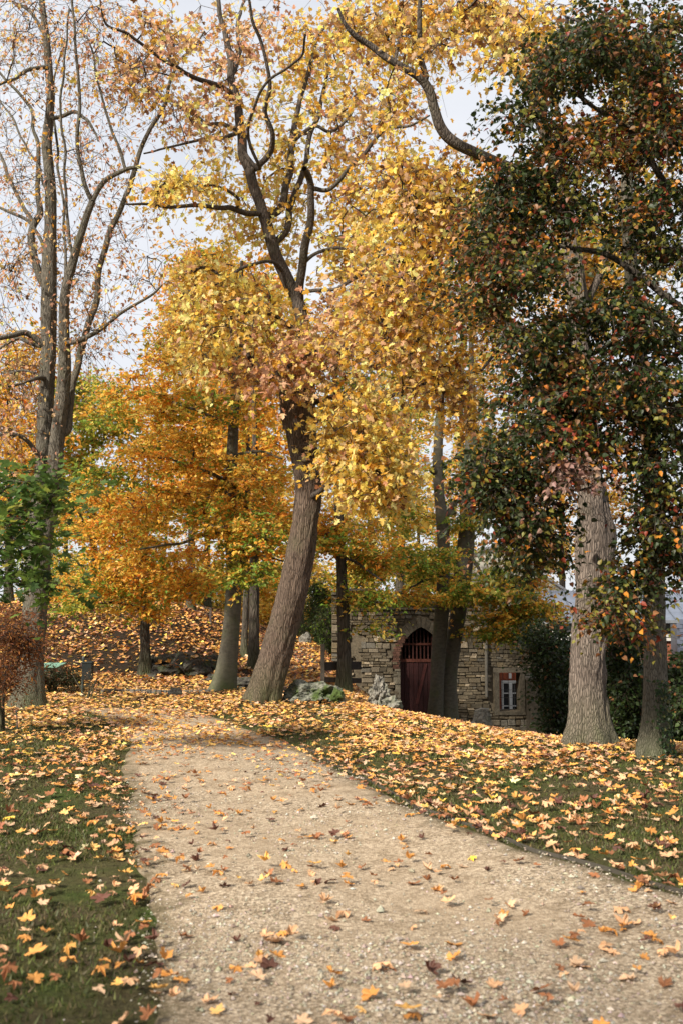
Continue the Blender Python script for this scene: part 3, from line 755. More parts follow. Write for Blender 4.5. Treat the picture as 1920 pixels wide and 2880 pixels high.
# --- big pale trunk at right
gold_leaf = dict(tmpl=T_MAPLE, size=0.082, per=5, ntw=5, tlen=0.55, pal=[GOLD, TAN, YEL, PALEYEL, BROWN], w=[2.6, 2.8, 2.8, 1.4, 0.8], mat=M_LEAF, tz=0.7, nz=0.9, nup=0.15, hang=0.8, clump=0.8, spread=0.06)
build_tree('pale_trunk_tree', 'big pale furrowed trunk with a burl, its golden-brown crown arching over the right side', 11.25,
    [([(1352, 1703, 44), (1350, 1655, 40), (1348, 1590, 39), (1349, 1520, 38), (1353, 1450, 38), (1357, 1380, 38), (1360, 1310, 38), (1358, 1240, 37), (1357, 1180, 32), (1356, 1120, 28), (1350, 1060, 28), (1342, 990, 27), (1335, 900, 25), (1330, 800, 24), (1325, 700, 22), (1316, 600, 20), (1300, 500, 18.5), (1282, 410, 17), (1264, 340, 15), (1240, 275, 14), (1215, 215, 13), (1185, 160, 12), (1152, 110, 11), (1120, 55, 10), (1092, -10, 9)], (0, 1.0))],
    [([(1275, 400, 13), (1215, 392, 12), (1150, 378, 12), (1100, 360, 12.5), (1050, 328, 13), (1015, 298, 13), (996, 258, 12), (977, 212, 11.5), (955, 178, 10), (910, 150, 9), (860, 112, 8), (822, 88, 7), (797, 55, 5), (775, 20, 4)], 0.0),
     ([(962, 190, 7), (965, 120, 7), (961, 50, 6), (963, -15, 5)], 0.0),
     ([(906, 148, 4), (920, 90, 4), (918, 20, 3)], 0.8),
     ([(1232, 262, 10), (1250, 215, 9), (1262, 170, 8), (1285, 120, 6), (1300, 40, 5)], 0.0),
     ([(1262, 335, 10), (1240, 280, 9), (1232, 220, 8), (1240, 150, 6), (1300, 90, 5)], 2.0),
     ([(1325, 720, 10), (1370, 640, 9), (1400, 560, 8), (1440, 500, 6), (1500, 440, 5)], 1.5),
     ([(1330, 800, 8), (1250, 780, 7), (1170, 735, 7), (1120, 705, 6), (1060, 690, 4), (960, 655, 3), (880, 655, 2)], 0.5),
     ([(1170, 745, 5), (1140, 800, 4), (1100, 850, 3)], 0.4)],
    [(900, 60, 140, 80, 1.0, 1.0, 66), (1060, 30, 120, 60, 1, 1, 42), (1130, 130, 50, 40, 0.2, .6, 8), (900, 250, 60, 50, 0.5, 1, 10), (1010, 110, 60, 30, 0, .6, 8), (1190, 60, 50, 60, 0, .8, 16), (1260, 210, 40, 50, .6, .5, 8),
     (950, 420, 130, 55, 1.2, 1, 50), (1010, 510, 130, 90, 1.0, 1.4, 76), (930, 640, 120, 80, 1.0, 1.4, 66), (1050, 720, 130, 80, 1.0, 1.2, 60), (1120, 560, 100, 100, 1.2, 1.2, 40), (870, 780, 100, 70, 1.3, 1, 44), (1000, 870, 110, 60, 1.4, 1, 40), (1080, 940, 50, 60, 1.4, .8, 20),
     (1260, 80, 100, 90, 1.0, 1.4, 34), (1400, 570, 120, 120, 2.0, 1.3, 80), (1250, 600, 110, 110, 1.8, 1.4, 30), (1480, 330, 100, 160, 2.0, 1.3, 40)],
    gold_leaf, M_BARK_PALE, seed=14, density=0.86, limb_mat=M_LIMB, sides=72, flare=0.55, furrow=0.013, burls=[(2.42, 0.0, 0.26, 0.12), (2.0, -0.3, 0.14, 0.035), (2.85, 0.2, .2, .05)], singles=300, twig_r=0.004, step=0.035)

# --- far right trunk
build_tree('grey_trunk_tree', 'slimmer grey trunk with ivy at its foot standing at the right edge of the lawn', 10.2,
    [([(1498, 1738, 32), (1500, 1690, 29), (1502, 1620, 26.5), (1503, 1550, 25), (1503, 1470, 24.5), (1500, 1390, 25), (1501, 1300, 23), (1503, 1200, 21), (1497, 1100, 20), (1488, 1000, 19), (1475, 880, 18), (1462, 760, 17), (1450, 640, 16), (1442, 520, 15), (1438, 420, 14), (1448, 320, 12), (1458, 220, 10), (1467, 120, 8), (1470, 20, 6)], (0, 0.8))],
    [([(1445, 500, 7), (1400, 420, 6), (1380, 360, 5), (1390, 280, 4)], 0.5), ([(1440, 380, 6), (1500, 335, 6), (1568, 290, 5)], 0.2)],
    [(1480, 250, 90, 160, 1.0, 1.0, 36, [1, 1, 1, 2, 2, 1]), (1430, 520, 80, 100, 1.0, 1, 18, [1, 1, 1, 2, 2, 1])],
    dict(tmpl=T_HEART, size=0.085, per=4, ntw=4, tlen=0.45, pal=[GOLD, OLIVE, GREEN, DGREEN, ORANGE, BROWN], w=[1, 1, 1, 2, 1.5, .8], mat=M_LEAF, tz=0.6, hang=0.5), M_BARK_GREY, seed=21, sides=48, flare=0.42, furrow=0.009, twig_r=0.0035, step=0.04)

# --- dark-leaved tree reaching in from the right
DK = [6, 2.2, 0.8, 0.28, 0.4, 2.2, 0]; DR = [3, 1.2, 1.6, .8, 1.0, 2.2, 0]; DS = [1, .5, 1, .3, .2, .3, 6]
dark_leaf = dict(tmpl=T_HEART, size=0.05, per=13, ntw=5, tlen=0.36, pal=[DGREEN, SAGE, BROWN, RED, (0.50, 0.20, 0.025), (0.19, 0.17, 0.03), (0.27, 0.16, 0.12)], w=DK, mat=M_DARKLEAF, tz=0.45, nz=0.9, nup=0.3, hang=0.7, clump=1.0, spread=0.04, droop=0.35)
t0 = P(1690, 1700, 8.6)
trk = np.array([[4.55, 8.6, 0, .26], [4.5, 8.6, 1.2, .22], [4.45, 8.7, 2.6, .2], [4.3, 8.8, 4.2, .17], [4.1, 8.8, 6, .14], [4.0, 8.7, 8.2, .1], [3.9, 8.7, 9.6, .06]])
build_tree('dark_leaved_tree', 'tree with dark green and russet leaves whose boughs hang in from the right', 8.6,
    [(trk, None)],
    [([(1640, 1150, 10), (1530, 960, 9), (1440, 900, 8), (1330, 870, 6), (1240, 840, 4), (1150, 820, 3)], 0.2),
     ([(1640, 1050, 9), (1568, 1000, 8), (1480, 1060, 6), (1420, 1085, 5), (1380, 1110, 4), (1320, 1125, 3), (1200, 1110, 2)], 0.1),
     ([(1640, 800, 9), (1500, 660, 8), (1400, 590, 7), (1300, 560, 5), (1180, 540, 4), (1080, 520, 3)], 0.3),
     ([(1640, 600, 9), (1530, 420, 8), (1440, 300, 6), (1330, 230, 5), (1230, 190, 4)], 0.3),
     ([(1620, 300, 7), (1500, 180, 5), (1400, 90, 4), (1300, 30, 3)], 0.4),
     ([(1640, 1330, 6), (1560, 1230, 5), (1500, 1210, 4), (1450, 1250, 3), (1400, 1290, 2)], 0.0)],
    [(1420, 90, 170, 110, 0.3, 1.0, 88, DK), (1270, 160, 70, 60, 0.2, .6, 22, DK), (1190, 265, 45, 50, 0, .4, 14, DK), (1500, 250, 90, 130, 0.2, .9, 60, DR), (1350, 330, 130, 100, 0.5, 1.0, 56, DR), (1180, 440, 100, 80, 0.5, .8, 56, DK), (1290, 470, 90, 70, 0.4, .9, 30, DK), (1500, 500, 100, 120, 0.3, .9, 52, DK),
     (1130, 580, 80, 90, 0.4, .7, 46, DR), (1230, 620, 90, 60, 0.2, .9, 34, DK), (1440, 740, 130, 80, 0.2, .9, 62, DK), (1230, 800, 110, 90, 0.3, .9, 62, DK), (1370, 880, 140, 80, 0.1, .9, 66, DR), (1520, 900, 80, 120, 0.0, .8, 50, DK), (1250, 960, 110, 80, 0.2, .8, 50, DK), (1350, 1000, 80, 60, -.1, .5, 34, DR), (1110, 1060, 60, 50, .2, .5, 16, DK),
     (1150, 1110, 80, 80, 0.2, .6, 44, DK), (1210, 1200, 90, 70, 0.3, .6, 44, DK), (1250, 1080, 80, 60, 0.1, .6, 26, DK), (1220, 1280, 50, 40, 0.3, .5, 14, DK), (1530, 1120, 70, 90, 0, .6, 34, DK), (1520, 1250, 80, 60, 0, .5, 34, DK), (1440, 1340, 75, 50, 0, .5, 24, DK), (1420, 1410, 50, 45, 0, .4, 14, DR), (1540, 1310, 35, 20, 0, .4, 5, DK), (1285, 1070, 50, 45, -0.5, .25, 8, DS), (1690, 250, 110, 160, 0, .9, 40, DR), (1690, 600, 110, 160, 0, .9, 40, DK), (1680, 950, 110, 150, 0, .8, 36, DK), (1660, 1200, 80, 70, 0, .6, 14, DK), (1510, 1030, 60, 100, .1, .5, 20, DK), (1110, 700, 50, 70, .4, .5, 16, DR)],
    dark_leaf, M_BARK_DARK, seed=31, density=0.75, sides=20, flare=0.4, singles=300, twig_r=0.004, ground_z=float(H(4.55, 8.6)))

# dry brown seed leaves hanging from one bough: part of the same look, on its own small bough tree is not needed

# --- unseen tree added behind the camera at left to shade the near path
trk = np.array([[-9.5, -10, 0, .32], [-9.4, -10, 2, .27], [-9.2, -9.8, 5, .22], [-9.1, -9.9, 9, .15], [-9, -10, 13, .06]])
shade_leaf = dict(tmpl=T_SMALL, size=0.2, per=8, ntw=7, tlen=1.1, pal=[YEL, GOLD, TAN], w=[3, 2, 1], mat=M_LEAF, tz=0.6)
build_tree('unseen_shade_tree', 'broad yellow maple added out of view to shade the near path', -10, [(trk, None)], [],
    [(None, (-9, -9.8, 10.5), (4.6, 3.8, 3.0), 0, 0, 0, 150), (None, (-6.5, -10.5, 8.5), (3.2, 3.0, 2.2), 0, 0, 0, 50)],
    shade_leaf, M_BARK_MAPLE, seed=71, sides=20, flare=.3, twig_r=.006, step=.2, ground_z=float(H(-9.5, -10)))
# --- beeches in front of the hill
beech_leaf = dict(tmpl=T_SMALL, size=0.095, per=11, ntw=6, tlen=0.55, pal=[ORANGE, GOLD, DORANGE, OLIVE, GREEN, YEL], w=[4, 3, 1.6, 1, .7, .8], mat=M_LEAF, tz=0.2, nz=1.0, nup=0.35, hang=0.1, clump=1.5, spread=0.03, droop=0.18)
BO = [4, 3.4, 1.4, 1, .5, 1.4]; BG = [.35, .9, .08, 3, 6.5, .8]; BM = [2, 2.5, .7, 2.4, 2.2, 1]
build_tree('beech_tree', 'smooth grey beech trunk left of the leaning maple with a broad orange crown', 18.9,
    [([(512, 1588, 27), (520, 1545, 24), (528, 1480, 21), (534, 1420, 19), (538, 1350, 18), (534, 1280, 15), (528, 1200, 14), (530, 1120, 14), (534, 1040, 13), (538, 960, 12), (542, 880, 10), (548, 800, 8), (552, 700, 6), (556, 600, 4)], None)],
    [([(538, 1340, 10), (552, 1280, 9), (560, 1220, 8), (568, 1150, 7), (572, 1080, 6), (570, 1000, 5)], 0.8),
     ([(530, 1220, 5), (470, 1230, 4), (400, 1250, 3), (320, 1260, 2)], -1), ([(532, 1100, 5), (470, 1080, 4), (400, 1060, 3), (340, 1050, 2)], -1.2),
     ([(536, 980, 5), (470, 950, 4), (400, 920, 3), (350, 900, 2)], 0.5), ([(540, 880, 5), (480, 820, 4), (440, 760, 3), (400, 720, 2)], -0.6), ([(540, 1050, 4), (600, 1040, 3), (650, 1050, 2)], -0.8),
     ([(535, 1290, 4), (600, 1280, 3), (650, 1290, 2)], -1.0)],
    [(430, 790, 120, 80, 0.5, 1.8, 52, BO), (350, 900, 110, 80, 0.5, 1.8, 46, BO), (540, 700, 110, 110, 1.2, 1.8, 50, BO), (490, 930, 120, 55, 0, 1.5, 40, BM), (400, 1040, 140, 60, -0.5, 1.5, 52, BO), (570, 1100, 110, 55, -0.4, 1.4, 40, BO), (310, 1160, 130, 50, -0.8, 1.4, 46, BO), (230, 1090, 60, 60, 0.5, 1, 20, BG), (250, 950, 60, 60, 0.8, 1, 16, BG),
     (480, 1180, 120, 70, -0.4, 1.4, 48, BM), (590, 1230, 90, 60, -0.8, 1.2, 40, BM), (560, 1310, 80, 30, -0.8, 1.0, 22, BG), (450, 600, 70, 60, 1.6, 1.4, 26, BO)],
    beech_leaf, M_BARK_BEECH, seed=41, sides=36, flare=0.3, furrow=0.002, twig_r=0.0035)
build_tree('young_beech', 'small beech at the foot of the hill under a low spreading orange canopy', 21.9,
    [([(335, 1527, 15), (334, 1500, 11.5), (333, 1460, 10.5), (333, 1420, 10), (330, 1360, 9), (330, 1290, 8), (335, 1200, 6), (340, 1100, 5), (345, 1000, 3)], None)],
    [([(333, 1400, 4), (280, 1385, 3), (220, 1390, 2.5), (170, 1400, 2)], -0.5), ([(331, 1350, 4), (400, 1335, 3), (450, 1340, 2)], -1), ([(331, 1300, 4), (270, 1280, 3), (210, 1290, 2)], -1)],
    [(330, 1290, 150, 60, -1.2, 1.6, 78, BO), (240, 1350, 90, 36, -1.0, 1.2, 30, BM), (400, 1340, 110, 38, -1.4, 1.2, 40, BO), (190, 1395, 50, 15, -0.8, 1.0, 9, BG), (330, 1400, 60, 18, -1.0, .8, 9, BO), (260, 1200, 110, 60, -0.6, 1.4, 40, BO), (330, 1385, 90, 22, 0.2, .8, 12, BG), (130, 1240, 60, 80, 0, 1, 16, BG)],
    beech_leaf, M_BARK_DARK, seed=47, sides=24, flare=0.35, twig_r=0.0035, step=0.1)

# --- dark trunk before the left end of the ruin
build_tree('dark_trunk_tree', 'straight dark trunk standing before the left end of the stone ruin', 19.8,
    [([(788, 1612, 20), (789, 1590, 16.5), (790, 1500, 14.5), (788, 1420, 13.5), (785, 1340, 12), (782, 1260, 11), (778, 1180, 10), (775, 1080, 9), (772, 960, 8), (770, 850, 6), (768, 720, 4)], None)],
    [([(784, 1280, 4), (830, 1300, 3), (880, 1330, 2)], -0.4), ([(782, 1230, 4), (720, 1240, 3), (690, 1250, 2)], -0.4), ([(788, 1380, 3), (830, 1378, 2), (880, 1385, 1.5)], -0.4)],
    [(800, 1230, 100, 50, 0, 1.2, 36, BM), (740, 1200, 60, 60, 0.4, 1, 26, BO), (860, 1290, 60, 36, 0.2, 1, 26, BM), (840, 1378, 60, 18, -0.2, .6, 18, BG), (850, 1440, 30, 26, -0.2, .4, 3, BG), (800, 900, 110, 120, 1.2, 1.5, 44, BG), (780, 1050, 90, 90, 1.2, 1.4, 34, BM)],
    beech_leaf, M_BARK_DARK, seed=53, sides=28, flare=0.45, twig_r=0.0033, step=0.09)

# --- twin trunk before the gate
build_tree('twin_trunk_tree', 'twin grey trunks fused at the base in front of the arched gate', 23.6,
    [([(1022, 1612, 27), (1026, 1590, 21), (1032, 1540, 17), (1040, 1480, 17), (1050, 1410, 18), (1060, 1340, 20), (1068, 1260, 20), (1073, 1180, 18), (1077, 1090, 16), (1080, 1000, 12), (1083, 900, 8), (1080, 780, 5)], None),
     ([(998, 1655, 19), (1000, 1612, 17), (1003, 1560, 15.5), (1007, 1490, 16.5), (1012, 1420, 16.5), (1016, 1340, 14.5), (1018, 1260, 14), (1014, 1190, 14), (1008, 1140, 12), (1004, 1080, 12), (1006, 1010, 10.5), (1010, 930, 9), (1012, 840, 7), (1010, 720, 4)], (-0.25, -0.3))],
    [([(1005, 1095, 8), (996, 1082, 9), (992, 1078, 9)], -0.4), ([(1014, 1200, 8), (1030, 1180, 7), (1045, 1150, 6)], -0.2), ([(1075, 1260, 6), (1095, 1300, 4), (1110, 1330, 3), (1160, 1360, 2)], -0.8), ([(1064, 1310, 4), (990, 1330, 3), (940, 1350, 2)], -1.0)],
    [(980, 1290, 90, 40, -1.0, 1.0, 46, BG), (950, 1372, 70, 16, -1.2, .8, 16, BM), (1120, 1345, 95, 42, -1.0, 1.0, 66, BG), (1200, 1400, 80, 36, -1.0, .9, 46, BM), (1125, 1440, 60, 45, -0.6, .7, 24, BG), (1180, 1450, 40, 40, -.6, .5, 14, BG), (1060, 1370, 60, 20, -1.2, .6, 16, BG), (1230, 1300, 60, 70, -0.4, 1, 30, BM), (1250, 1400, 35, 30, -0.6, .6, 12, BO), (1080, 1200, 70, 60, 0, 1, 30, BG), (940, 1180, 80, 60, 0.4, 1, 20, BG),
     (920, 1010, 80, 110, 1.5, 1, 30, BG), (1100, 1050, 80, 100, 1, 1, 30, BM), (1060, 870, 90, 100, 1, 1.2, 34, BM), (1240, 1180, 70, 100, 1, 1, 26, BO), (1260, 1210, 50, 90, 1, 1, 22, BO), (1400, 1150, 40, 70, 1.5, 1, 22, BO)],
    beech_leaf, M_BARK_BEECH, seed=59, sides=36, flare=0.5, furrow=0.003, twig_r=0.0035, step=0.09)

# --- green branch reaching in at left
gl = dict(tmpl=T_MAPLE[1:], size=0.095, per=4, ntw=5, tlen=0.42, pal=[(0.095, 0.16, 0.035), (0.16, 0.235, 0.045), (0.055, 0.10, 0.025), (0.30, 0.30, 0.05)], w=[4, 2.4, 2, .4], mat=M_LEAF, tz=0.5, nz=1.4, nup=0.7, hang=0.4, clump=0.5)
trk = np.array([[-4.1, 9.6, 0, .07], [-4.05, 9.6, 1.0, .06], [-3.9, 9.7, 2.0, .05], [-3.7, 9.8, 3.0, .035], [-3.5, 9.8, 3.9, .02]])
build_tree('green_sapling', 'young maple with fresh green leaves leaning in at the left edge', 9.7, [(trk, None)],
    [([(-60, 1250, 3), (20, 1230, 2.5), (80, 1200, 2), (130, 1180, 1.5)], 0.0), ([(-60, 1330, 3), (0, 1320, 2.5), (60, 1330, 2), (120, 1340, 1)], 0.2), ([(-60, 1130, 3), (0, 1110, 2), (60, 1100, 1.5)], 0.1)],
    [(50, 1110, 90, 35, 0, .6, 17), (30, 1190, 70, 30, 0, .6, 13), (40, 1260, 80, 28, 0, .6, 14), (100, 1340, 60, 14, 0, .5, 7), (20, 1330, 50, 30, 0, .5, 8), (110, 1170, 45, 25, 0.2, .4, 5)],
    gl, M_BARK_DARK, seed=63, sides=12, flare=0.2, singles=200, twig_r=0.003, ground_z=float(H(-4.1, 9.6)))

# --- background trees
def simple_tree(name, label, px, pyb, Y, w, top, spread, pal_w, seed, group='trees beyond the hill and the ruin', leafs=None, bark=None, low=0.25, n=70, lean=0.0, ratio=1.0, twigs=True):
    base = P(px, pyb, Y); bz = float(H(base[0], base[1]))
    _, py0, _ = project(np.array([[base[0], base[1], bz]])); py0 = float(py0[0])
    rng = np.random.default_rng(seed)
    hh = py0 - top; pts = []
    for i, f in enumerate((0, 0.04, 0.2, 0.4, 0.6, 0.8, 0.97)):
        pts.append((px + lean * f * hh + rng.normal(0, 2) * (i > 1), py0 - f * hh, w * (1.0, .85, .75, .6, .42, .25, .08)[i]))
    cls = []; nb = 6
    for i in range(nb):
        f = low + (0.96 - low) * (i + 0.5) / nb; rr = spread * (0.65 + 0.55 * math.sin(math.pi * min(1, (f - low) / (1 - low) * 1.15 + 0.12)))
        cls.append((px + lean * f * hh + rng.normal(0, spread * 0.22), py0 - f * hh, rr, hh * (1 - low) / nb * 0.85, rng.normal(0, .8), rr * K / 2800 * Y, int(n / nb), pal_w))
    lf = dict(leafs or far_leaf)
    return build_tree(name, label, Y, [(pts, None)], [], cls, lf, bark or M_BARK_DARK, group=group, seed=seed, sides=14, flare=0.3, twig_r=0.006, step=0.35)
far_leaf = dict(tmpl=T_SMALL, size=0.19, per=10, ntw=8, tlen=1.15, pal=[ORANGE, GOLD, DORANGE, OLIVE, GREEN, YEL], w=[2, 3, 1, 1, 1, 2], mat=M_LEAF, tz=0.5, nz=1.0, nup=0.4, hang=0.2, clump=1.0, spread=0.09, droop=0.2)
FY = [1, 2, .3, 1, .6, 4]; FG = [.2, .6, .1, 3, 3, 1.5]; FO = [4, 3, 2, .8, .3, 1]
specs = [
 ('background_tree', 'yellow-green tree behind the hill at the far left edge', 20, 1430, 34, 12, 760, 120, FO, 101, 90),
 ('background_tree', 'green-gold tree on the hill behind the left bare tree', 215, 1420, 37, 11, 850, 130, FG, 102, 170),
 ('background_tree', 'slender dark trunk on the hilltop between two orange crowns', 440, 1420, 33, 11, 640, 110, FO, 103, 90),
 ('background_tree', 'thin trunk just left of the smooth beech on the hilltop', 478, 1420, 40, 9, 560, 130, FY, 104, 90),
 ('background_tree', 'dark trunk leaning beside the beech behind the rockery', 562, 1462, 27, 9, 700, 90, FO, 105, 60),
 ('background_tree', 'stout dark trunk between the beech and the leaning maple', 584, 1490, 24, 15, 620, 100, FO, 106, 70),
 ('background_tree', 'golden tree beyond the upper end of the leafy path', 690, 1475, 44, 10, 640, 130, FY, 107, 90),
 ('background_tree', 'tall gold-green tree rising behind the left of the ruin', 850, 1470, 40, 9, 480, 130, FY, 108, 90),
 ('background_tree', 'leaning grey-brown trunk rising just behind the ruin wall', 905, 1480, 33, 14, 620, 110, FY, 109, 90),
 ('background_tree', 'orange-topped tree behind the gate and its twin trunks', 1060, 1480, 42, 10, 330, 150, FO, 110, 100),
 ('background_tree', 'orange tree half hidden between dark boughs at right', 1290, 1480, 45, 10, 560, 130, FO, 111, 80),
 ('background_tree', 'pale yellow bushy tree at the far end of the park', 610, 1470, 55, 8, 1180, 120, FY, 112, 60),
 ('background_tree', 'yellow bushy tree low on the horizon left of the beech', 380, 1430, 52, 8, 1120, 150, FY, 113, 60),
 ('background_tree', 'olive bushy tree low behind the hill at left', 150, 1420, 50, 8, 1060, 150, FG, 114, 120),
 ('background_tree', 'green-gold tree low behind the left part of the ruin', 960, 1470, 50, 8, 1000, 130, FG, 115, 60),
 ('background_bush', 'green bush rising just behind the ruin left of the gate', 850, 1480, 36, 5, 1270, 80, FG, 126, 90),
 ('background_bush', 'yellow-green bush rising behind the ruin between gate and cream house', 985, 1480, 37, 5, 1240, 90, FG, 127, 100),
 ('background_bush', 'yellow-green bush on the horizon straight behind the young beech', 300, 1430, 46, 5, 1290, 110, FG, 116, 90),
 ('background_bush', 'golden bush on the horizon between the beech and the leaning maple', 580, 1450, 48, 5, 1300, 90, FY, 117, 90),
 ('background_bush', 'olive bush behind the hill between young beech and smooth beech', 450, 1430, 46, 5, 1310, 90, FG, 118, 80),
 ('background_bush', 'bright yellow bush beyond the leafy path right of the leaning maple', 700, 1470, 50, 5, 1250, 70, FY, 119, 80),
 ('background_bush', 'orange bush on the horizon just right of the half-bare tree', 180, 1430, 46, 5, 1320, 90, FO, 125, 80),
]
for (nm, lb, px, py, Y, w, top, sp, pw, sd, n) in specs:
    simple_tree(nm, lb, px, py, Y, w, top, sp, pw, sd, n=n, low=0.03 if top > 1200 else 0.12 if top > 900 else 0.3, lean=0.045 if px == 905 else 0.0)
conifer_leaf = dict(tmpl=T_SLIM, size=0.12, per=9, ntw=7, tlen=0.5, pal=[DGREEN, (0.05, 0.08, 0.02), GREEN], w=[4, 3, .6], mat=M_LEAF, tz=0.6, hang=0.8, spread=0.06)
simple_tree('evergreen_tree', 'narrow dark evergreen beyond the leafy path', 728, 1490, 36, 6, 1340, 30, None, 120, group='dark evergreens', leafs=conifer_leaf, n=90, low=0.05)
simple_tree('evergreen_tree', 'dark evergreen tucked against the left end of the ruin', 752, 1490, 33.5, 6, 1400, 18, None, 121, group='dark evergreens', leafs=conifer_leaf, n=40, low=0.05)

# ------------------------------------------------------------------ shrubs
shrub_dark = dict(tmpl=T_HEART, size=0.075, per=9, ntw=6, tlen=0.4, pal=[DGREEN, (0.02, 0.035, 0.012), (0.05, 0.08, 0.02), BROWN], w=[4, 4, 1.5, .15], mat=M_DARKLEAF, tz=0.8, hang=0.4, spread=0.06)
def shrub(name, label, px, pyb, Y, cls, leaf, seed, group=None, cat='shrub', stems=5, r=3, h=90, bark=None):
    b = P(px, pyb, Y); bz = float(H(b[0], b[1])); _, py0, _ = project(np.array([[b[0], b[1], bz]])); py0 = float(py0[0])
    rng = np.random.default_rng(seed); tr = []
    for i in range(stems):
        dx = rng.normal(0, 4); sx = rng.normal(0, h * 0.35)
        tr.append(([(px + dx, py0 + 1, r), (px + dx + sx * .3, py0 - h * .35, r * .8), (px + dx + sx * .7, py0 - h * .7, r * .6), (px + dx + sx, py0 - h, r * .3)], (0, rng.normal(0, .2))))
    return build_tree(name, label, Y, tr, [], cls, leaf, bark or M_BARK_DARK, cat=cat, group=group, seed=seed, sides=7, flare=0.1, twig_r=0.003, step=0.2)
shrub('evergreen_shrub', 'dark evergreen shrub between the ruin and the big pale trunk', 1265, 1690, 20, [(1270, 1560, 55, 110, 0, 1, 70), (1245, 1470, 40, 50, 0, .8, 22), (1295, 1640, 30, 50, 0, .6, 24), (1290, 1480, 30, 50, 0, .8, 16)], shrub_dark, 131, group='dark evergreen shrubs')
shrub('evergreen_shrub', 'wide dark evergreen shrub filling the gap between the two right trunks', 1435, 1700, 17, [(1435, 1560, 55, 120, 0, .9, 100), (1440, 1660, 50, 45, 0, .7, 34), (1430, 1470, 40, 40, 0, .7, 16)], shrub_dark, 132, group='dark evergreen shrubs')
shrub('evergreen_shrub', 'dark evergreen shrub cut off by the right edge beside the grey trunk', 1565, 1700, 15.5, [(1568, 1600, 40, 90, 0, .8, 44), (1560, 1670, 40, 30, 0, .5, 18)], shrub_dark, 133, group='dark evergreen shrubs')
rus = dict(tmpl=T_SLIM, size=0.05, per=12, ntw=7, tlen=0.32, pal=[(0.20, 0.075, 0.03), (0.30, 0.12, 0.035), (0.10, 0.045, 0.02), (0.42, 0.19, 0.04)], w=[4, 2, 2, .7], mat=M_LEAF, tz=0.6, hang=0.3, spread=0.06)
shrub('russet_shrub', 'feathery russet shrub at the left edge before the half-bare tree', 5, 1640, 12.4, [(15, 1450, 65, 50, 0, .6, 36), (70, 1480, 40, 30, 0, .5, 14), (5, 1550, 45, 50, 0, .5, 30)], rus, 134, h=150, r=4)
hedge_leaf = dict(tmpl=T_SMALL, size=0.05, per=8, ntw=7, tlen=0.2, pal=[(0.05, 0.045, 0.02), (0.09, 0.05, 0.02), (0.04, 0.055, 0.02), (0.16, 0.07, 0.02)], w=[4, 2, 2, .7], mat=M_LEAF, tz=0.9, spread=0.04)
shrub('low_hedge', 'low clipped brownish hedge right behind the half-bare tree', 120, 1590, 18.6, [(75, 1565, 40, 28, 0, .5, 34), (130, 1562, 40, 24, 0.3, .5, 44), (170, 1572, 14, 14, 0.2, .3, 10)], hedge_leaf, 135, cat='hedge', h=40)
bare = dict(tmpl=T_SMALL, size=0.035, per=1, ntw=3, tlen=0.2, pal=[BROWN, TAN], w=[1, 1], mat=M_LEAF, tz=2.5, keep=0.4, spread=0.02)
shrub('twiggy_bush', 'small bare twiggy bush at the foot of the litter bin', 201, 1607, 17.4, [(205, 1560, 14, 26, 0, .12, 14)], bare, 136, cat='bush', h=60, r=1.3)

# ------------------------------------------------------------------ rocks
def rock_mesh(seed, sub=4, rough=0.35, freq=1.6):
    import bmesh
    bm = bmesh.new(); bmesh.ops.create_icosphere(bm, subdivisions=sub, radius=1.0)
    V = np.array([v.co[:] for v in bm.verts]); F = np.array([[v.index for v in f.verts] for f in bm.faces]); bm.free()
    out = []
    for v in V:
        p = Vector(v) * freq + Vector((seed * 3.1, seed * 1.7, 0))
        n1 = mnoise.noise(p); n2 = mnoise.noise(p * 2.7); n3 = abs(mnoise.noise(p * 6.0))
        out.append(v * (1 + rough * n1 * 1.4 + rough * .6 * n2 - rough * .5 * n3))
    return np.array(out), F
def rock(name, label, px, py, Y, sx, sy, sz, seed, mat, group=None, cat='rock', sub=4, rough=0.35, freq=1.6, extra=()):
    b = P(px, py, Y); z = float(H(b[0], b[1]))
    root = empty(name, (b[0], b[1], z), label, cat, group)
    V, F = rock_mesh(seed, sub, rough, freq); V = V * np.array([sx, sy, sz]) + np.array([b[0], b[1], z + sz * 0.55])
    V[:, 2] = np.maximum(V[:, 2], z - 0.12)
    part('boulder', V, F, mat, root)
    for (ox, oz, s, sd) in extra:
        V, F = rock_mesh(sd, 3, rough, freq); V = V * s + np.array([b[0] + ox, b[1] - 0.1, z + oz]); part('block', V, F, mat, root)
    return root
ms = rock('mossy_boulder', 'large mossy boulder at the right foot of the leaning maple', 712, 1622, 16.6, .40, .4, .20, 3, M_ROCKMOSS, sub=5, extra=[(0.42, 0.08, np.array([.16, .2, .15]), 5), (-0.3, 0.06, np.array([.14, .2, .11]), 6)])
rock('white_rock', 'pale pitted upright rock standing in front of the ruin wall', 868, 1618, 17.4, .15, .17, .30, 8, M_ROCK, sub=5, rough=0.45, freq=2.2, extra=[(0.20, 0.06, np.array([.2, .2, .13]), 9)])
rock('small_rock', 'small grey rock lying in leaves before the hill', 403, 1597, 17.8, .13, .12, .10, 12, M_ROCK, sub=4)
rock('standing_stone', 'pale standing stone at the top of the leafy path', 702, 1483, 34, .22, .15, .24, 15, M_ROCK, rough=0.25)
rock('grey_rock', 'rounded grey rock left of the standing stone', 668, 1483, 33, .22, .2, .12, 17, M_ROCKDARK)
rock('low_boulder', 'flat dark boulder between the beech and the leaning maple', 575, 1560, 19.8, .38, .3, .16, 19, M_ROCKDARK)
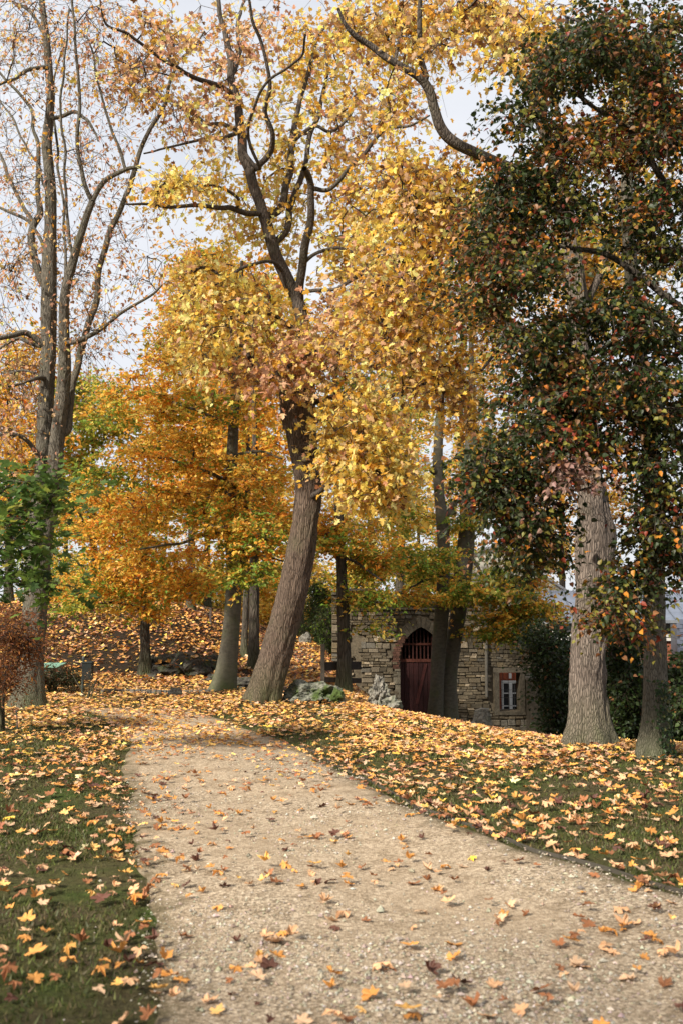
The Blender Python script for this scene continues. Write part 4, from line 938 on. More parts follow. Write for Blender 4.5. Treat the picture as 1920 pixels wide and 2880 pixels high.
# rockery: each block is a rock
rk = np.random.default_rng(5)
spots = [(350, 1565, .2), (380, 1572, .16), (415, 1575, .15), (450, 1576, .14), (478, 1572, .2), (500, 1560, .22), (385, 1540, .3), (420, 1530, .34), (455, 1535, .34), (490, 1520, .3), (370, 1515, .3), (405, 1500, .33), (440, 1496, .36), (475, 1498, .3), (395, 1484, .2), (430, 1478, .22)]
ROCKS = []
words_ = ['lowest left', 'second low', 'flat low', 'small low', 'low right', 'outer right', 'mid left', 'broad middle', 'hollowed middle', 'steep right', 'upper left', 'upper broad', 'upper right', 'far right', 'top left', 'top crowning']
for i, (x, y, s) in enumerate(spots):
    Y = 21.0 + (1576 - y) / 98.0 * 2.6
    p = P(x, y, Y); V, F = rock_mesh(30 + i, 3, 0.4, 1.4)
    V = V * np.array([s * rk.uniform(.9, 1.3), s, s * rk.uniform(.45, .75)])
    z = min(p[2], float(H(p[0], p[1])) + 0.22)
    ROCKS.append((p[0], p[1], z, s))
    o = link('rockery_stone', make_mesh('rockery_stone', V, F, M_ROCKDARK), None, (p[0], p[1], z))
    tag(o, f'{words_[i]} dark stone of the rockery set into the hillside', 'rock', 'dark rockery stones in the hillside')
    o.rotation_euler = (0, 0, rk.uniform(0, 6))

# upright slab before the wall
sl = P(1105, 1650, 25.5); sz = float(H(sl[0], sl[1]))
so = empty('stone_slab', (sl[0], sl[1], sz), 'squat weathered stone block leaning before the ruin wall', 'stone')
acc = Acc()
pr = [(-.28, 0), (-.25, .25), (-.16, .62), (.0, .68), (.2, .66), (.24, .42), (.29, .2), (.27, 0)]
n = len(pr); A0 = np.array([[sl[0] + x, sl[1], sz - .05 + z] for x, z in pr]); A1 = A0 + np.array([0.03, .32, 0]); C0 = A0.mean(0)[None]; 
V = np.vstack([A0, A1, C0 - [0, .03, 0]])
acc.add(V, np.array([[i, (i + 1) % n, n + (i + 1) % n, n + i] for i in range(n)])); acc.F[3] = [np.array([[2 * n, (i + 1) % n, i] for i in range(n)])]
V_, F_, T_ = acc.get(); part('block', V_, F_, M_ROCK, so)
# tiny plant marker
mk = P(1083, 1640, 22.5); mz = float(H(mk[0], mk[1]))
mo = empty('plant_marker', (mk[0], mk[1], mz), 'tiny white plant marker on a stick before the stone block', 'marker')
part('stick', boxv(mk[0] - .006, mk[0] + .006, mk[1] - .006, mk[1] + .006, mz - .05, mz + .2), BOXF, M_PAINT, mo, (0.5, 0.5, 0.5))
part('plate', boxv(mk[0] - .045, mk[0] + .045, mk[1] - .012, mk[1] - .007, mz + .2, mz + .25), BOXF, M_PAINT, mo, (0.6, 0.6, 0.6))

# ------------------------------------------------------------------ ruin wall with gate and window
WY = 29.0
def wx(px): return float(P(px, 1500, WY)[0])
def wz(py): return float(P(1000, py, WY)[2])
wall = empty('ruin_wall', (wx(900), WY, wz(1640)), 'weathered stone ruin wall with arched gateway and a square window opening', 'ruin')
ST = [(0.155, 0.128, 0.085), (0.12, 0.097, 0.064), (0.20, 0.168, 0.12), (0.10, 0.084, 0.058), (0.165, 0.13, 0.078), (0.38, 0.31, 0.215), (0.135, 0.124, 0.10)]
gcx = wx(966); ghw = (wx(1014) - wx(918)) / 2; gspring = wz(1512); gtop = wz(1440); gbot = wz(1660)
def arch_h(x):      # height of the opening at x, pointed arch
    a = np.clip(np.abs(x - gcx) / ghw, 0, 1)
    Rr = (gtop - gspring); k = (ghw ** 2 + Rr ** 2) / (2 * ghw) ; cx = ghw - k   # circle through spring and apex
    xx = a * ghw
    return gspring + np.sqrt(np.maximum(k ** 2 - (xx - cx) ** 2, 0))
def wall_top(x):
    x0 = wx(762)
    t = wz(1385) + 0.0 * x
    if x < wx(800): return wz(1366)
    if x < wx(851): return wz(1357)
    if x > wx(1130): return wz(1400) - (x - wx(1130)) * 0.25 - 0.08 * math.sin(x * 7)
    return wz(1387) + 0.03 * math.sin(x * 5)
W0, W1 = wx(762), wx(1246); wzb = wz(1690)
win = (wx(1144), wx(1192), wz(1634), wz(1545)); slot = (wx(813), wx(819), wz(1600), wz(1440))
# core of mortar, in columns
acc = Acc(); D0, D1 = WY + 0.05, WY + 0.7
xs = sorted(set(list(np.linspace(W0, W1, 80)) + [gcx - ghw, gcx + ghw, win[0], win[1], wx(800), wx(851), wx(1130)] + list(np.linspace(gcx - ghw, gcx + ghw, 17))))
for a, b in zip(xs[:-1], xs[1:]):
    if b - a < 1e-4: continue
    m = (a + b) / 2; top = wall_top(m)
    if gcx - ghw < m < gcx + ghw:
        V = boxv(a, b, D0, D1, 0, top); V[[0, 3], 2] = arch_h(a); V[[1, 2], 2] = arch_h(b); acc.add(V, BOXF, (0.115, 0.095, 0.065))
    elif win[0] < m < win[1]:
        acc.add(boxv(a, b, D0, D1, wzb, win[2]), BOXF, (0.115, 0.095, 0.065)); acc.add(boxv(a, b, D0, D1, win[3], top), BOXF, (0.115, 0.095, 0.065))
    else: acc.add(boxv(a, b, D0, D1, wzb, top), BOXF, (0.115, 0.095, 0.065))
acc.part('core', M_STONE, wall)
# stones
def stone_shape(seed):
    rr = np.random.default_rng(seed); j = lambda s: rr.normal(0, s, 2)
    back = [(-.5, -.5), (.5, -.5), (.5, .5), (-.5, .5)]; V = []
    for x, z in back: V.append([x, 1.0, z])
    for x, z in back: q = j(.035); V.append([x * .97 + q[0], 0.35, z * .95 + q[1]])
    for x, z in back: q = j(.04); V.append([x * .84 + q[0], rr.uniform(0, .12), z * .8 + q[1]])
    F = [[8, 9, 10, 11]] + [[i, (i + 1) % 4, (i + 1) % 4 + 4, i + 4] for i in range(4)] + [[i + 4, (i + 1) % 4 + 4, (i + 1) % 4 + 8, i + 8] for i in range(4)]
    return np.array(V), np.array(F)
shapes = [stone_shape(s) for s in range(6)]; smesh = {}
stones = []
rs = np.random.default_rng(17); z = wzb; 
while z < wz(1355):
    hrow = rs.choice([.07, .09, .12, .15, .20], p=[.25, .3, .24, .15, .06]); x = W0
    while x < W1:
        right = x > wx(1125)
        w = rs.uniform(.09, .24) if (right or z > wz(1440)) else rs.uniform(.10, .36); h = hrow * rs.uniform(.8, 1.0)
        if hrow > 0.18 and rs.random() < .5: w = rs.uniform(.2, .34)
        cx, cz = x + w / 2, z + h / 2 + .02 * math.sin(x * 2.1 + z * 3) + rs.normal(0, .006); x2 = min(x + w, W1); x += w
        if cz + h * .3 > wall_top(cx): continue
        if abs(cx - gcx) < ghw + w * .5 + .03 and cz < gspring: continue
        if abs(cx - gcx) < ghw + .26 and cz - h / 2 < arch_h(gcx + (abs(cx - gcx) - .2)) + .28 and cz >= gspring - .3: continue
        if win[0] - .15 - w / 2 < cx < win[1] + .15 + w / 2 and win[2] - .08 < cz < win[3] + .16: continue
        if slot[0] - w / 2 < cx < slot[1] + w / 2 and slot[2] < cz < slot[3]: continue
        pale = rs.random() < (.13 if cz < wz(1440) and cx < wx(1120) else .05)
        ti = 5 if pale else int(rs.choice([0, 1, 2, 3, 4, 6], p=[.26, .24, .12, .18, .12, .08]))
        if h < .12 and rs.random() < .5 and w > .25:
            w1 = w * rs.uniform(.35, .65)
            stones.append((cx - w / 2 + w1 / 2, cz, w1, h, ti)); stones.append((cx + w1 / 2, cz, w - w1, h, int(rs.choice([0, 1, 3, 4]))))
        else: stones.append((cx, cz, w, h, ti))
    z += hrow
stones.sort(key=lambda s: -(s[2] * s[3]) * (1 if s[1] > wz(1630) else .01))
acc = Acc()
for i, (cx, cz, w, h, ti) in enumerate(stones):
    k = i % 6; dep = 0.06 + rs.uniform(0.0, .04); rz = rs.normal(0, .015)
    if i < 300:
        if (k, ti) not in smesh: smesh[(k, ti)] = make_mesh('stone', shapes[k][0], shapes[k][1], M_STONE, np.array(ST[ti]))
        o = link('stone', smesh[(k, ti)], wall, np.array([cx, D0 - dep, cz]) - wpos(wall)); o.scale = (w * .985, dep + .02, h * .97); o.rotation_euler = (0, rz, 0)
    else:
        acc.add(shapes[k][0] * np.array([w * .97, dep + .02, h * .95]) + np.array([cx, D0 - dep, cz]), shapes[k][1], np.array(ST[ti]) * rs.uniform(.75, 1.15))
acc.part('rubble_stones', M_STONE, wall, kind='stuff')
# coping
for (a, b, t) in [(wx(762), wx(799), wz(1366)), (wx(801), wx(851), wz(1357))] + [(wx(853) + i * .42, min(wx(853) + i * .42 + .41, wx(1130)), wz(1386) - 0.01) for i in range(9)]:
    if b - a > .1: part('coping_stone', boxv(a, b, WY - .09, WY + .74, t + .002, t + .07), BOXF, M_STONE, wall, np.array((0.17, 0.155, 0.12)))
part('ledge', boxv(wx(850), wx(1060), WY - .07, WY + .04, wz(1400), wz(1396)), BOXF, M_STONE, wall, np.array((0.15, .135, .11)))
# arch ring: pale hood, brick at the left haunch
def ring_block(u0, u1, r0, r1, name, mat, tint, y0, y1):
    pts = []
    for (u, r) in ((u0, r0), (u1, r0), (u1, r1), (u0, r1)):
        s = abs(u); sg = 1 if u > 0 else -1; t = 1 - s
        x = ghw * s; h = float(arch_h(gcx + x)); nx_ = (s * 1.0 + .05); nz_ = (1 - s) * .9 + .35; L = math.hypot(nx_, nz_)
        pts.append((gcx + sg * (x + r * nx_ / L), h + r * nz_ / L))
    V = np.array([[x, y0, z] for x, z in pts] + [[x, y1, z] for x, z in pts])
    part(name, V, np.array([[0, 1, 2, 3], [7, 6, 5, 4], [0, 4, 5, 1], [1, 5, 6, 2], [2, 6, 7, 3], [3, 7, 4, 0]]), mat, wall, np.array(tint))
us = np.linspace(-1, 1, 13)
for a, b in zip(us[:-1], us[1:]):
    g = rs.uniform(.85, 1.1)
    if a < -0.7 + 1e-6: continue
    ring_block(a + .006, b - .006, 0.0, .30, 'arch_stone', M_STONE, np.array((.115, .098, .07)) * g, WY - .03, WY + .5)
for i in range(15):
    z0 = wz(1512) - .30 + i * .062; tt_ = np.linspace(0, ghw, 60); off = ghw - float(tt_[arch_h(gcx + tt_) >= z0 + .05].max()) if z0 > gspring - .04 else 0.0
    for k in range(2):
        x1 = gcx - ghw + off - .012 - k * .105 - (i % 2) * .03; x0_ = x1 - .098
        part('brick', boxv(x0_, x1, WY + .005 + rs.uniform(0, .015), WY + .2, z0, z0 + .052), BOXF, M_BRICK, wall, np.array((.12, .06, .042)) * rs.uniform(.7, 1.25))
for i, (zz, hh_, ww) in enumerate([(1660, 1632, .15), (1631, 1604, .19), (1603, 1572, .15), (1571, 1542, .2), (1541, 1536, .16)]):
    part('jamb_stone', boxv(gcx - ghw - ww, gcx - ghw - .001, WY - .03, WY + .5, wz(zz), wz(hh_) - .01), BOXF, M_STONE, wall, np.array((.24, .215, .16)) * rs.uniform(.8, 1.3))
    part('jamb_stone', boxv(gcx + ghw + .001, gcx + ghw + ww, WY - .03, WY + .5, wz(zz), wz(hh_) - .01), BOXF, M_STONE, wall, np.array((.24, .215, .16)) * rs.uniform(.8, 1.3))
# gate leaf
gate = link('gate', None, wall, np.array([gcx, WY + .25, gspring]) - wpos(wall))
gate_y = WY + .25; nb = 9; bw = 2 * ghw / nb; rail = wz(1518)
for i in range(nb):
    a = gcx - ghw + i * bw; V = boxv(a + .006, a + bw - .006, gate_y, gate_y + .04, gbot, rail - .02)
    part('gate_board', V, BOXF, M_WOOD, gate, np.array((.034, .010, .009)) * rs.uniform(.8, 1.2))
for i in range(11):
    a = gcx - ghw + (i + .5) * 2 * ghw / 11; V = boxv(a - .02, a + .02, gate_y, gate_y + .03, rail + .03, float(arch_h(a)) - .03)
    part('bar', V, BOXF, M_WOOD, gate, np.array((.055, .018, .013)) * rs.uniform(.8, 1.2))
for zz in (rail, wz(1480)): part('rail', boxv(gcx - ghw, gcx + ghw, gate_y - .03, gate_y + .035, zz - .045 if zz == rail else zz - .03, zz + .045 if zz == rail else zz + .03), BOXF, M_WOOD, gate, np.array((.085, .026, .016)))
part('brace', beambox((gcx - ghw * .2, gate_y - .015, gbot + .5), (gcx + ghw * .25, gate_y - .015, rail - .1), .02, .09), BOXF, M_WOOD, gate, np.array((.055, .015, .012)))
for nm_, b_ in (('passage_wall', (gcx - ghw - .3, gcx - ghw - .001, WY + .72, WY + 3.5, wzb, gtop + .2)), ('passage_wall', (gcx + ghw + .001, gcx + ghw + .3, WY + .72, WY + 3.5, wzb, gtop + .2)),
                ('passage_wall', (gcx - ghw - .3, gcx + ghw + .3, WY + 3.51, WY + 3.8, wzb, gtop + .2)), ('passage_roof', (gcx - ghw - .3, gcx + ghw + .3, WY + .72, WY + 3.8, gtop + .203, gtop + .4))):
    part(nm_, boxv(*b_), BOXF, M_STONE, wall, np.array((.14, .12, .09)))
# surround and drain pipe of the square opening
for (a, b, c, d) in [(win[0] - .13, win[0] - .002, win[2], win[3]), (win[1] + .002, win[1] + .13, win[2], win[3]), (win[0] - .17, win[1] + .17, win[3] + .003, win[3] + .14), (win[0] - .15, win[1] + .15, win[2] - .1, win[2] - .003)]:
    part('frame_stone', boxv(a, b, WY - .04, WY + .45, c, d), BOXF, M_STONE, wall, np.array((.095, .082, .06)) * rs.uniform(.85, 1.15))
for i in range(3): part('window_bar', boxv(win[0] + .12 + i * .17, win[0] + .13 + i * .17, WY + .2, WY + .21, win[2], win[3]), BOXF, M_PAINT, wall, np.array((.03, .03, .03)))
for i in range(4): part('window_bar', boxv(win[0], win[1], WY + .19, WY + .2, win[2] + .15 + i * .22, win[2] + .16 + i * .22), BOXF, M_PAINT, wall, np.array((.03, .03, .03)))
V, F = tube(np.array([[wx(1114), WY - .1, wz(1600)], [wx(1114), WY - .1, wz(1540)], [wx(1114) + .01, WY - .1, wz(1480)], [wx(1114), WY - .1, wz(1420)]]), [.045] * 4, 8)
part('drain_pipe', V, F, M_PAINT, wall, np.array((.11, .10, .08)), smooth=True)
# low buttress at right
bt = empty('wall_stub', (wx(1222), WY - .3, wz(1680)), 'plastered low wall stub at the right end of the ruin', 'wall')
acc = Acc()
part('plaster', boxv(wx(1205), wx(1262), WY - .6, WY + .1, wz(1700), wz(1560)), BOXF, M_STONE, bt, np.array((.085, .072, .052)))
part('cap', boxv(wx(1203), wx(1264), WY - .64, WY + .12, wz(1560) + .002, wz(1553)), BOXF, M_STONE, bt, np.array((.13, .12, .10)))
# ------------------------------------------------------------------ houses behind
def boxpart(name, par, b, mat, tint, **kw): return part(name, boxv(*b), BOXF, mat, par, np.array(tint), **kw)
def casement(par, x0, x1, z0, z1, y, cols=2, rows=3, tint=(.5, .5, .47)):
    w = part('window', np.vstack([boxv(x0, x0 + .06, y - .05, y, z0, z1), boxv(x1 - .06, x1, y - .05, y, z0, z1), boxv(x0 + .06, x1 - .06, y - .05, y, z1 - .09, z1), boxv(x0 + .06, x1 - .06, y - .05, y, z0, z0 + .06)]),
             np.concatenate([BOXF + 8 * i for i in range(4)]), M_PAINT, par, np.array(tint))
    iw = x1 - x0 - .12
    part('pane', boxv(x0 + .06, x1 - .06, y - .012, y - .006, z0 + .06, z1 - .09), BOXF, M_GLASS, w)
    xm = (x0 + x1) / 2; part('mullion', boxv(xm - .05, xm + .05, y - .06, y - .015, z0 + .06, z1 - .09), BOXF, M_PAINT, w, np.array(tint))
    for r_ in range(1, rows):
        zz = z0 + (z1 - z0) * r_ / rows; part('glazing_bar', boxv(x0 + .06, x1 - .06, y - .045, y - .014, zz - .018, zz + .018), BOXF, M_PAINT, w, np.array(tint))
    return w
m, n_, l_, out_ = new_mat('window_glass'); b_ = principled(n_, 0.08, 0.6); b_.inputs['Base Color'].default_value = (0.015, 0.018, 0.02, 1); l_.new(b_.outputs[0], out_.inputs['Surface']); M_GLASS = m
m, n_, l_, out_ = new_mat('brickwork')
tc = n_.new('ShaderNodeTexCoord'); mp = n_.new('ShaderNodeMapping'); mp.inputs['Rotation'].default_value = (math.pi / 2, 0, 0); l_.new(tc.outputs['Object'], mp.inputs['Vector'])
bk = n_.new('ShaderNodeTexBrick'); bk.inputs['Scale'].default_value = 4.2; bk.inputs['Color1'].default_value = (.22, .06, .028, 1); bk.inputs['Color2'].default_value = (.22, .06, .03, 1); bk.inputs['Mortar'].default_value = (.28, .2, .14, 1); bk.inputs['Mortar Size'].default_value = .012
l_.new(mp.outputs['Vector'], bk.inputs['Vector']); b_ = principled(n_, .9, .2); l_.new(bk.outputs['Color'], b_.inputs['Base Color']); l_.new(b_.outputs[0], out_.inputs['Surface']); M_BRICKWALL = m

HY = 33.5
def hx(px, Y=HY): return float(P(px, 1500, Y)[0])
def hz(py, Y=HY): return float(P(1000, py, Y)[2])
bh = empty('brick_house', (hx(1400), HY, hz(1680)), 'red brick house with a grey zinc roof behind the right trunks', 'house')
part('wall', boxv(hx(1132), hx(1720), HY, HY + 7, hz(1760), hz(1472)), BOXF, M_BRICKWALL, bh)
for i in range(2): boxpart('string_course', bh, (hx(1232), hx(1720), HY - .1, HY + .02, hz(1472) + .003 + i * .13, hz(1472) + .10 + i * .13), M_PAINT, (.55, .53, .5))
boxpart('upper_wall', bh, (hx(1232), hx(1720), HY + .05, HY + 7, hz(1472), hz(1428)), M_PAINT, (.20, .21, .22))
casement(bh, hx(1149), hx(1190), hz(1650), hz(1563), HY - .01, rows=3)
for i in range(9): boxpart('brick', bh, (hx(1138) + i * .115, hx(1138) + i * .115 + .1, HY - .03, HY, hz(1560), hz(1546)), M_BRICK, np.array((.24, .065, .03)) * rs.uniform(.85, 1.15))
boxpart('keystone', bh, (hx(1166), hx(1172), HY - .05, HY - .031, hz(1558), hz(1546)), M_PAINT, (.6, .58, .55))
casement(bh, hx(1268), hx(1310), hz(1462), hz(1438), HY + .03, rows=2, tint=(.55, .52, .48))
boxpart('brick_pier', bh, (hx(1286), hx(1292), HY - .06, HY - .045, hz(1462), hz(1438)), M_BRICK, (.36, .13, .07))
for k, (a, b) in enumerate([(1340, 1400), (1550, 1600)]): casement(bh, hx(a), hx(b), hz(1640), hz(1520), HY - .01, rows=3)
# zinc roof with standing seams
rf = part('roof', np.array([[hx(1250), HY - .35, hz(1424)], [hx(1720), HY - .35, hz(1424)], [hx(1720), HY + 3.2, hz(1352)], [hx(1282), HY + 3.2, hz(1352)], [hx(1250), HY - .35, hz(1429)], [hx(1720), HY - .35, hz(1429)], [hx(1720), HY + 3.2, hz(1358)], [hx(1282), HY + 3.2, hz(1358)]]),
          np.array([[0, 1, 2, 3], [7, 6, 5, 4], [0, 4, 5, 1], [1, 5, 6, 2], [2, 6, 7, 3], [3, 7, 4, 0]]), M_ZINC, bh, np.array((.13, .15, .19)))
for i in range(17):
    x = hx(1256) + i * .42; part('seam', beambox((x, HY - .35, hz(1424) + .02), (x + .38, HY + 3.2, hz(1352) + .02), .035, .05), BOXF, M_ZINC, rf, np.array((.10, .115, .14)))
boxpart('gutter', bh, (hx(1250), hx(1720), HY - .45, HY - .351, hz(1431), hz(1424)), M_ZINC, (.16, .17, .18))
boxpart('fascia', bh, (hx(1258), hx(1720), HY - .05, HY + .04, hz(1446), hz(1430)), M_PAINT, (.17, .2, .19))
# slate mansard at the right edge
rs2 = np.random.default_rng(9); bm_ = empty('slate_roofed_wing', (hx(1545), HY - 1, hz(1680)), 'slate-clad wing of the house at the right edge', 'house')
part('wall', boxv(hx(1532), hx(1720), HY - 1.2, HY - .5, hz(1760), hz(1500)), BOXF, M_BRICKWALL, bm_)
boxpart('backing', bm_, (hx(1529), hx(1720), HY - 1.1, HY - .5, hz(1500), hz(1433)), M_PAINT, (.08, .085, .10))
slm = {}
for r_ in range(8):
    for c_ in range(12):
        x = hx(1529) + .09 + c_ * .19 + (r_ % 2) * .09; z_ = hz(1500) + .06 + r_ * .13
        k = rs2.integers(0, 3)
        if k not in slm: slm[k] = make_mesh('slate', np.array([[-.09, 0, 0], [.09, 0, 0], [.09, .02, .16], [-.09, .02, .16], [-.09, .015, 0], [.09, .015, 0], [.09, .03, .16], [-.09, .03, .16], ]), BOXF, M_ZINC, np.array((.10, .11, .14)) * (.8, 1, 1.25)[k])
        link('slate', slm[k], bm_, np.array([x, HY - 1.135, z_]) - wpos(bm_))
# cream gable further back
CY = 38
ch = empty('cream_house', (float(P(1190, 1500, CY)[0]), CY, float(P(1190, 1650, CY)[2])), 'tall cream plastered gable showing behind the twin trunks', 'house')
X0, X1 = float(P(1075, 1300, CY)[0]), float(P(1300, 1300, CY)[0]); Z0, Z1, ZA = float(P(1100, 1700, CY)[2]), float(P(1100, 1360, CY)[2]), float(P(1100, 1255, CY)[2])
xm = X0 + (X1 - X0) * .3
V = np.array([[X0, CY, Z0], [X1, CY, Z0], [X1, CY, Z1], [xm, CY, ZA], [X0, CY, ZA - .3], [X0, CY + 6, Z0], [X1, CY + 6, Z0], [X1, CY + 6, Z1], [xm, CY + 6, ZA], [X0, CY + 6, ZA - .3]])
acc = Acc(); acc.add(V, np.array([[0, 1, 2, 3, 4], [9, 8, 7, 6, 5]])); acc.F[4] = [np.array([[0, 5, 6, 1], [1, 6, 7, 2], [2, 7, 8, 3], [3, 8, 9, 4], [4, 9, 5, 0]])]
V_, F_, T_ = acc.get(); part('wall', V_, F_, M_PAINT, ch, np.tile((.58, .54, .45), (len(V_), 1)))
for a, b in (((X1 + .15, Z1 - .08), (xm, ZA + .04)), ((xm, ZA + .04), (X0 - .1, ZA - .3))):
    part('roof_edge', beambox((a[0], CY + 3, a[1]), (b[0], CY + 3, b[1]), 6.3, .09), BOXF, M_ZINC, ch, np.array((.30, .30, .31)))

# ------------------------------------------------------------------ small park furniture
bp = G(198, 1600); bz = bp[2]
bn = empty('litter_bin', bp, 'dark litter bin on a post by the twiggy bush at left', 'bin')
V, F = tube(np.array([[bp[0] - .07, bp[1], bz - .1], [bp[0] - .065, bp[1], bz + .3], [bp[0] - .06, bp[1], bz + .68]]), [.022, .022, .022], 8); part('post', V, F, M_PAINT, bn, (.03, .04, .035), smooth=True)
acc = Acc(); Vb = boxv(bp[0] - .055, bp[0] + .12, bp[1] - .14, bp[1] + .06, bz + .30, bz + .60); Vb[:4, :2] = (Vb[:4, :2] - bp[:2]) * .86 + bp[:2]; acc.add(Vb, BOXF, (.012, .016, .015)); acc.part('container', M_PAINT, bn)
part('rim', boxv(bp[0] - .065, bp[0] + .13, bp[1] - .15, bp[1] + .07, bz + .602, bz + .625), BOXF, M_PAINT, bn, (.02, .025, .024))
V, F = tube(np.array([[bp[0] - .06, bp[1], bz + .68], [bp[0] - .06, bp[1], bz + .72]]), [.03, .012], 8); part('post_cap', V, F, M_PAINT, bn, (.05, .06, .06), smooth=True)
# green lid
gl_ = G(110, 1552); 
go = empty('green_box', gl_, 'pale green lid of a box behind the low hedge', 'box')
part('box_body', boxv(gl_[0] - .32, gl_[0] + .22, gl_[1], gl_[1] + .5, gl_[2] - .1, gl_[2] + .17), BOXF, M_PAINT, go, (.05, .09, .07))
V = boxv(gl_[0] - .35, gl_[0] + .25, gl_[1] - .05, gl_[1] + .55, gl_[2] + .173, gl_[2] + .2); V[[2, 3, 6, 7], 2] += .05; part('lid', V, BOXF, M_PAINT, go, (.16, .30, .22))
# thin stake at left
sp = G(42, 1682)
so_ = empty('garden_stake', sp, 'thin dark stake in the leaves left of the path', 'stake')
V, F = tube(np.array([sp + [0, 0, -.1], sp + [-.015, 0, .12], sp + [-.025, 0, .24]]), [.008, .008, .008], 6); part('rod', V, F, M_PAINT, so_, (.05, .05, .05), smooth=True)
part('tip', boxv(sp[0] - .037, sp[0] - .013, sp[1] - .012, sp[1] + .012, sp[2] + .24, sp[2] + .262), BOXF, M_PAINT, so_, (.08, .08, .08))
# post and broken rail at the edge of the leafy path
pp = G(741, 1580)
fo = empty('wooden_fence', pp, 'old wooden post and dark rails beside the leafy path', 'fence')
part('post', boxv(pp[0] - .04, pp[0] + .04, pp[1] - .04, pp[1] + .04, pp[2] - .1, pp[2] + .85), BOXF, M_WOOD, fo, (.16, .14, .11))
part('rail', beambox(pp + [.04, 0, .42], pp + [.75, .3, .42], .06, .16), BOXF, M_WOOD, fo, (.03, .024, .02))
part('rail', beambox(pp + [.04, 0, .16], pp + [.75, .3, .12], .06, .10), BOXF, M_WOOD, fo, (.04, .03, .022))
# hilltop fence: posts with wires
fps = [P(x, 1410, 31.5) for x in (262, 372, 484)] 
hf = empty('wire_fence', (fps[0][0], fps[0][1], float(H(*fps[0][:2]))), 'thin wire fence along the crest of the leafy hill', 'fence')
tops = []
for q in fps:
    z_ = float(H(q[0], q[1])); part('post', boxv(q[0] - .03, q[0] + .03, q[1] - .03, q[1] + .03, z_ - .1, z_ + .5), BOXF, M_WOOD, hf, (.07, .05, .04)); tops.append(np.array([q[0], q[1] - .035, z_]))
for a, b in zip(tops[:-1], tops[1:]):
    for hh_ in (.25, .45):
        V, F = tube(np.array([a + [0, 0, hh_], (a + b) / 2 + [0, 0, hh_ - .03], b + [0, 0, hh_]]), [.006] * 3, 4); part('wire', V, F, M_PAINT, hf, (.08, .08, .08))
# stone kerb at the foot of the hill
kp = [G(x, 1592 + (x - 250) * .02) for x in range(236, 500, 12)]
kb = empty('stone_kerb', kp[0], 'low line of kerb stones along the foot of the hill', 'kerb')
for a, b in zip(kp[:-1], kp[1:]):
    a = np.array([a[0], 18.7, float(H(a[0], 18.7))]); b = np.array([b[0], 18.7, float(H(b[0], 18.7))]); part('kerb_stone', beambox(a + [.005, 0, .0], b + [-.01, 0, .0], .1, .12), BOXF, M_STONE, kb, np.array((.13, .12, .105)) * rs.uniform(.8, 1.2))
# cut-branch scar on the leaning maple, on the pale trunk
def scar(tree, px, py, Y, r, pal=(.42, .36, .27)):
    c = P(px, py, Y); th = np.linspace(0, 2 * np.pi, 16, endpoint=False)
    V = [c + [0, -.012, 0]]; 
    for k, (rr, dy) in enumerate(((r * .72, -.012), (r * .8, -.028), (r, -.022), (r * 1.15, .03))):
        V += [c + np.array([rr * math.cos(t), dy, rr * 1.08 * math.sin(t)]) for t in th]
    F3 = np.array([[0, 1 + (i + 1) % 16, 1 + i] for i in range(16)]); F4 = np.concatenate([np.array([[1 + k * 16 + i, 1 + k * 16 + (i + 1) % 16, 17 + k * 16 + (i + 1) % 16, 17 + k * 16 + i] for i in range(16)]) for k in range(3)])
    T = np.tile(np.array((.13, .105, .08)), (65, 1)); T[:17] = pal
    part('branch_scar', np.array(V), [F3, F4], M_STONE, tree, T, smooth=False)
# ivy climbing the foot of the grey trunk
gt = bpy.data.objects['grey_trunk_tree']; gb = np.array(gt.location); ri = np.random.default_rng(6); n = 420
hh_ = ri.random(n) ** 1.3 * .75; th_ = ri.normal(-.75, .38, n) - hh_ * .4; rr_ = .135 * (1 + .42 * np.exp(-hh_ / .28)) + ri.uniform(.01, .04, n)
C = gb + np.column_stack([rr_ * np.cos(th_) + .005, rr_ * np.sin(th_), hh_ + .02]); Nn = np.column_stack([np.cos(th_), np.sin(th_), 0 * th_ + .4]) + ri.normal(0, .35, (n, 3))
ac = Acc(); fr = leaf_arrays(C, None, Nn, T_HEART, ri); add_leaves(ac, C, ri.uniform(.022, .045, n), fr, palette_cols([(.04, .07, .02), (.025, .045, .015), (.12, .12, .03)], ri.choice(3, n, p=[.5, .4, .1]), ri), T_HEART)
ac.part('ivy', M_DARKLEAF, gt, kind='stuff')
scar(bpy.data.objects['leaning_maple'], 699, 1052, 16.3 - .31, .062)
scar(bpy.data.objects['pale_trunk_tree'], 1336, 1237, 11.25 - .17, .045, (.3, .25, .18))

# ------------------------------------------------------------------ leaf litter on the ground
LIT = [(0.68, 0.37, 0.095), (0.70, 0.42, 0.14), (0.52, 0.24, 0.06), (0.58, 0.34, 0.18), (0.27, 0.11, 0.045), (0.10, 0.04, 0.025), (0.70, 0.46, 0.07), (0.50, 0.33, 0.20)]
LW = np.array([3.0, 2.4, 2.6, 2.6, 1.3, .5, .3, 1.0])
def scatter(n, x0, x1, y0, y1, dens, rng):
    x = rng.uniform(x0, x1, n); y = rng.uniform(y0, y1, n); k = rng.random(n) < dens(x, y); return x[k], y[k]
def nz2(x, y, f, s):
    return np.array([mnoise.noise(Vector((a * f + s, b * f, 0))) for a, b in zip(x, y)])
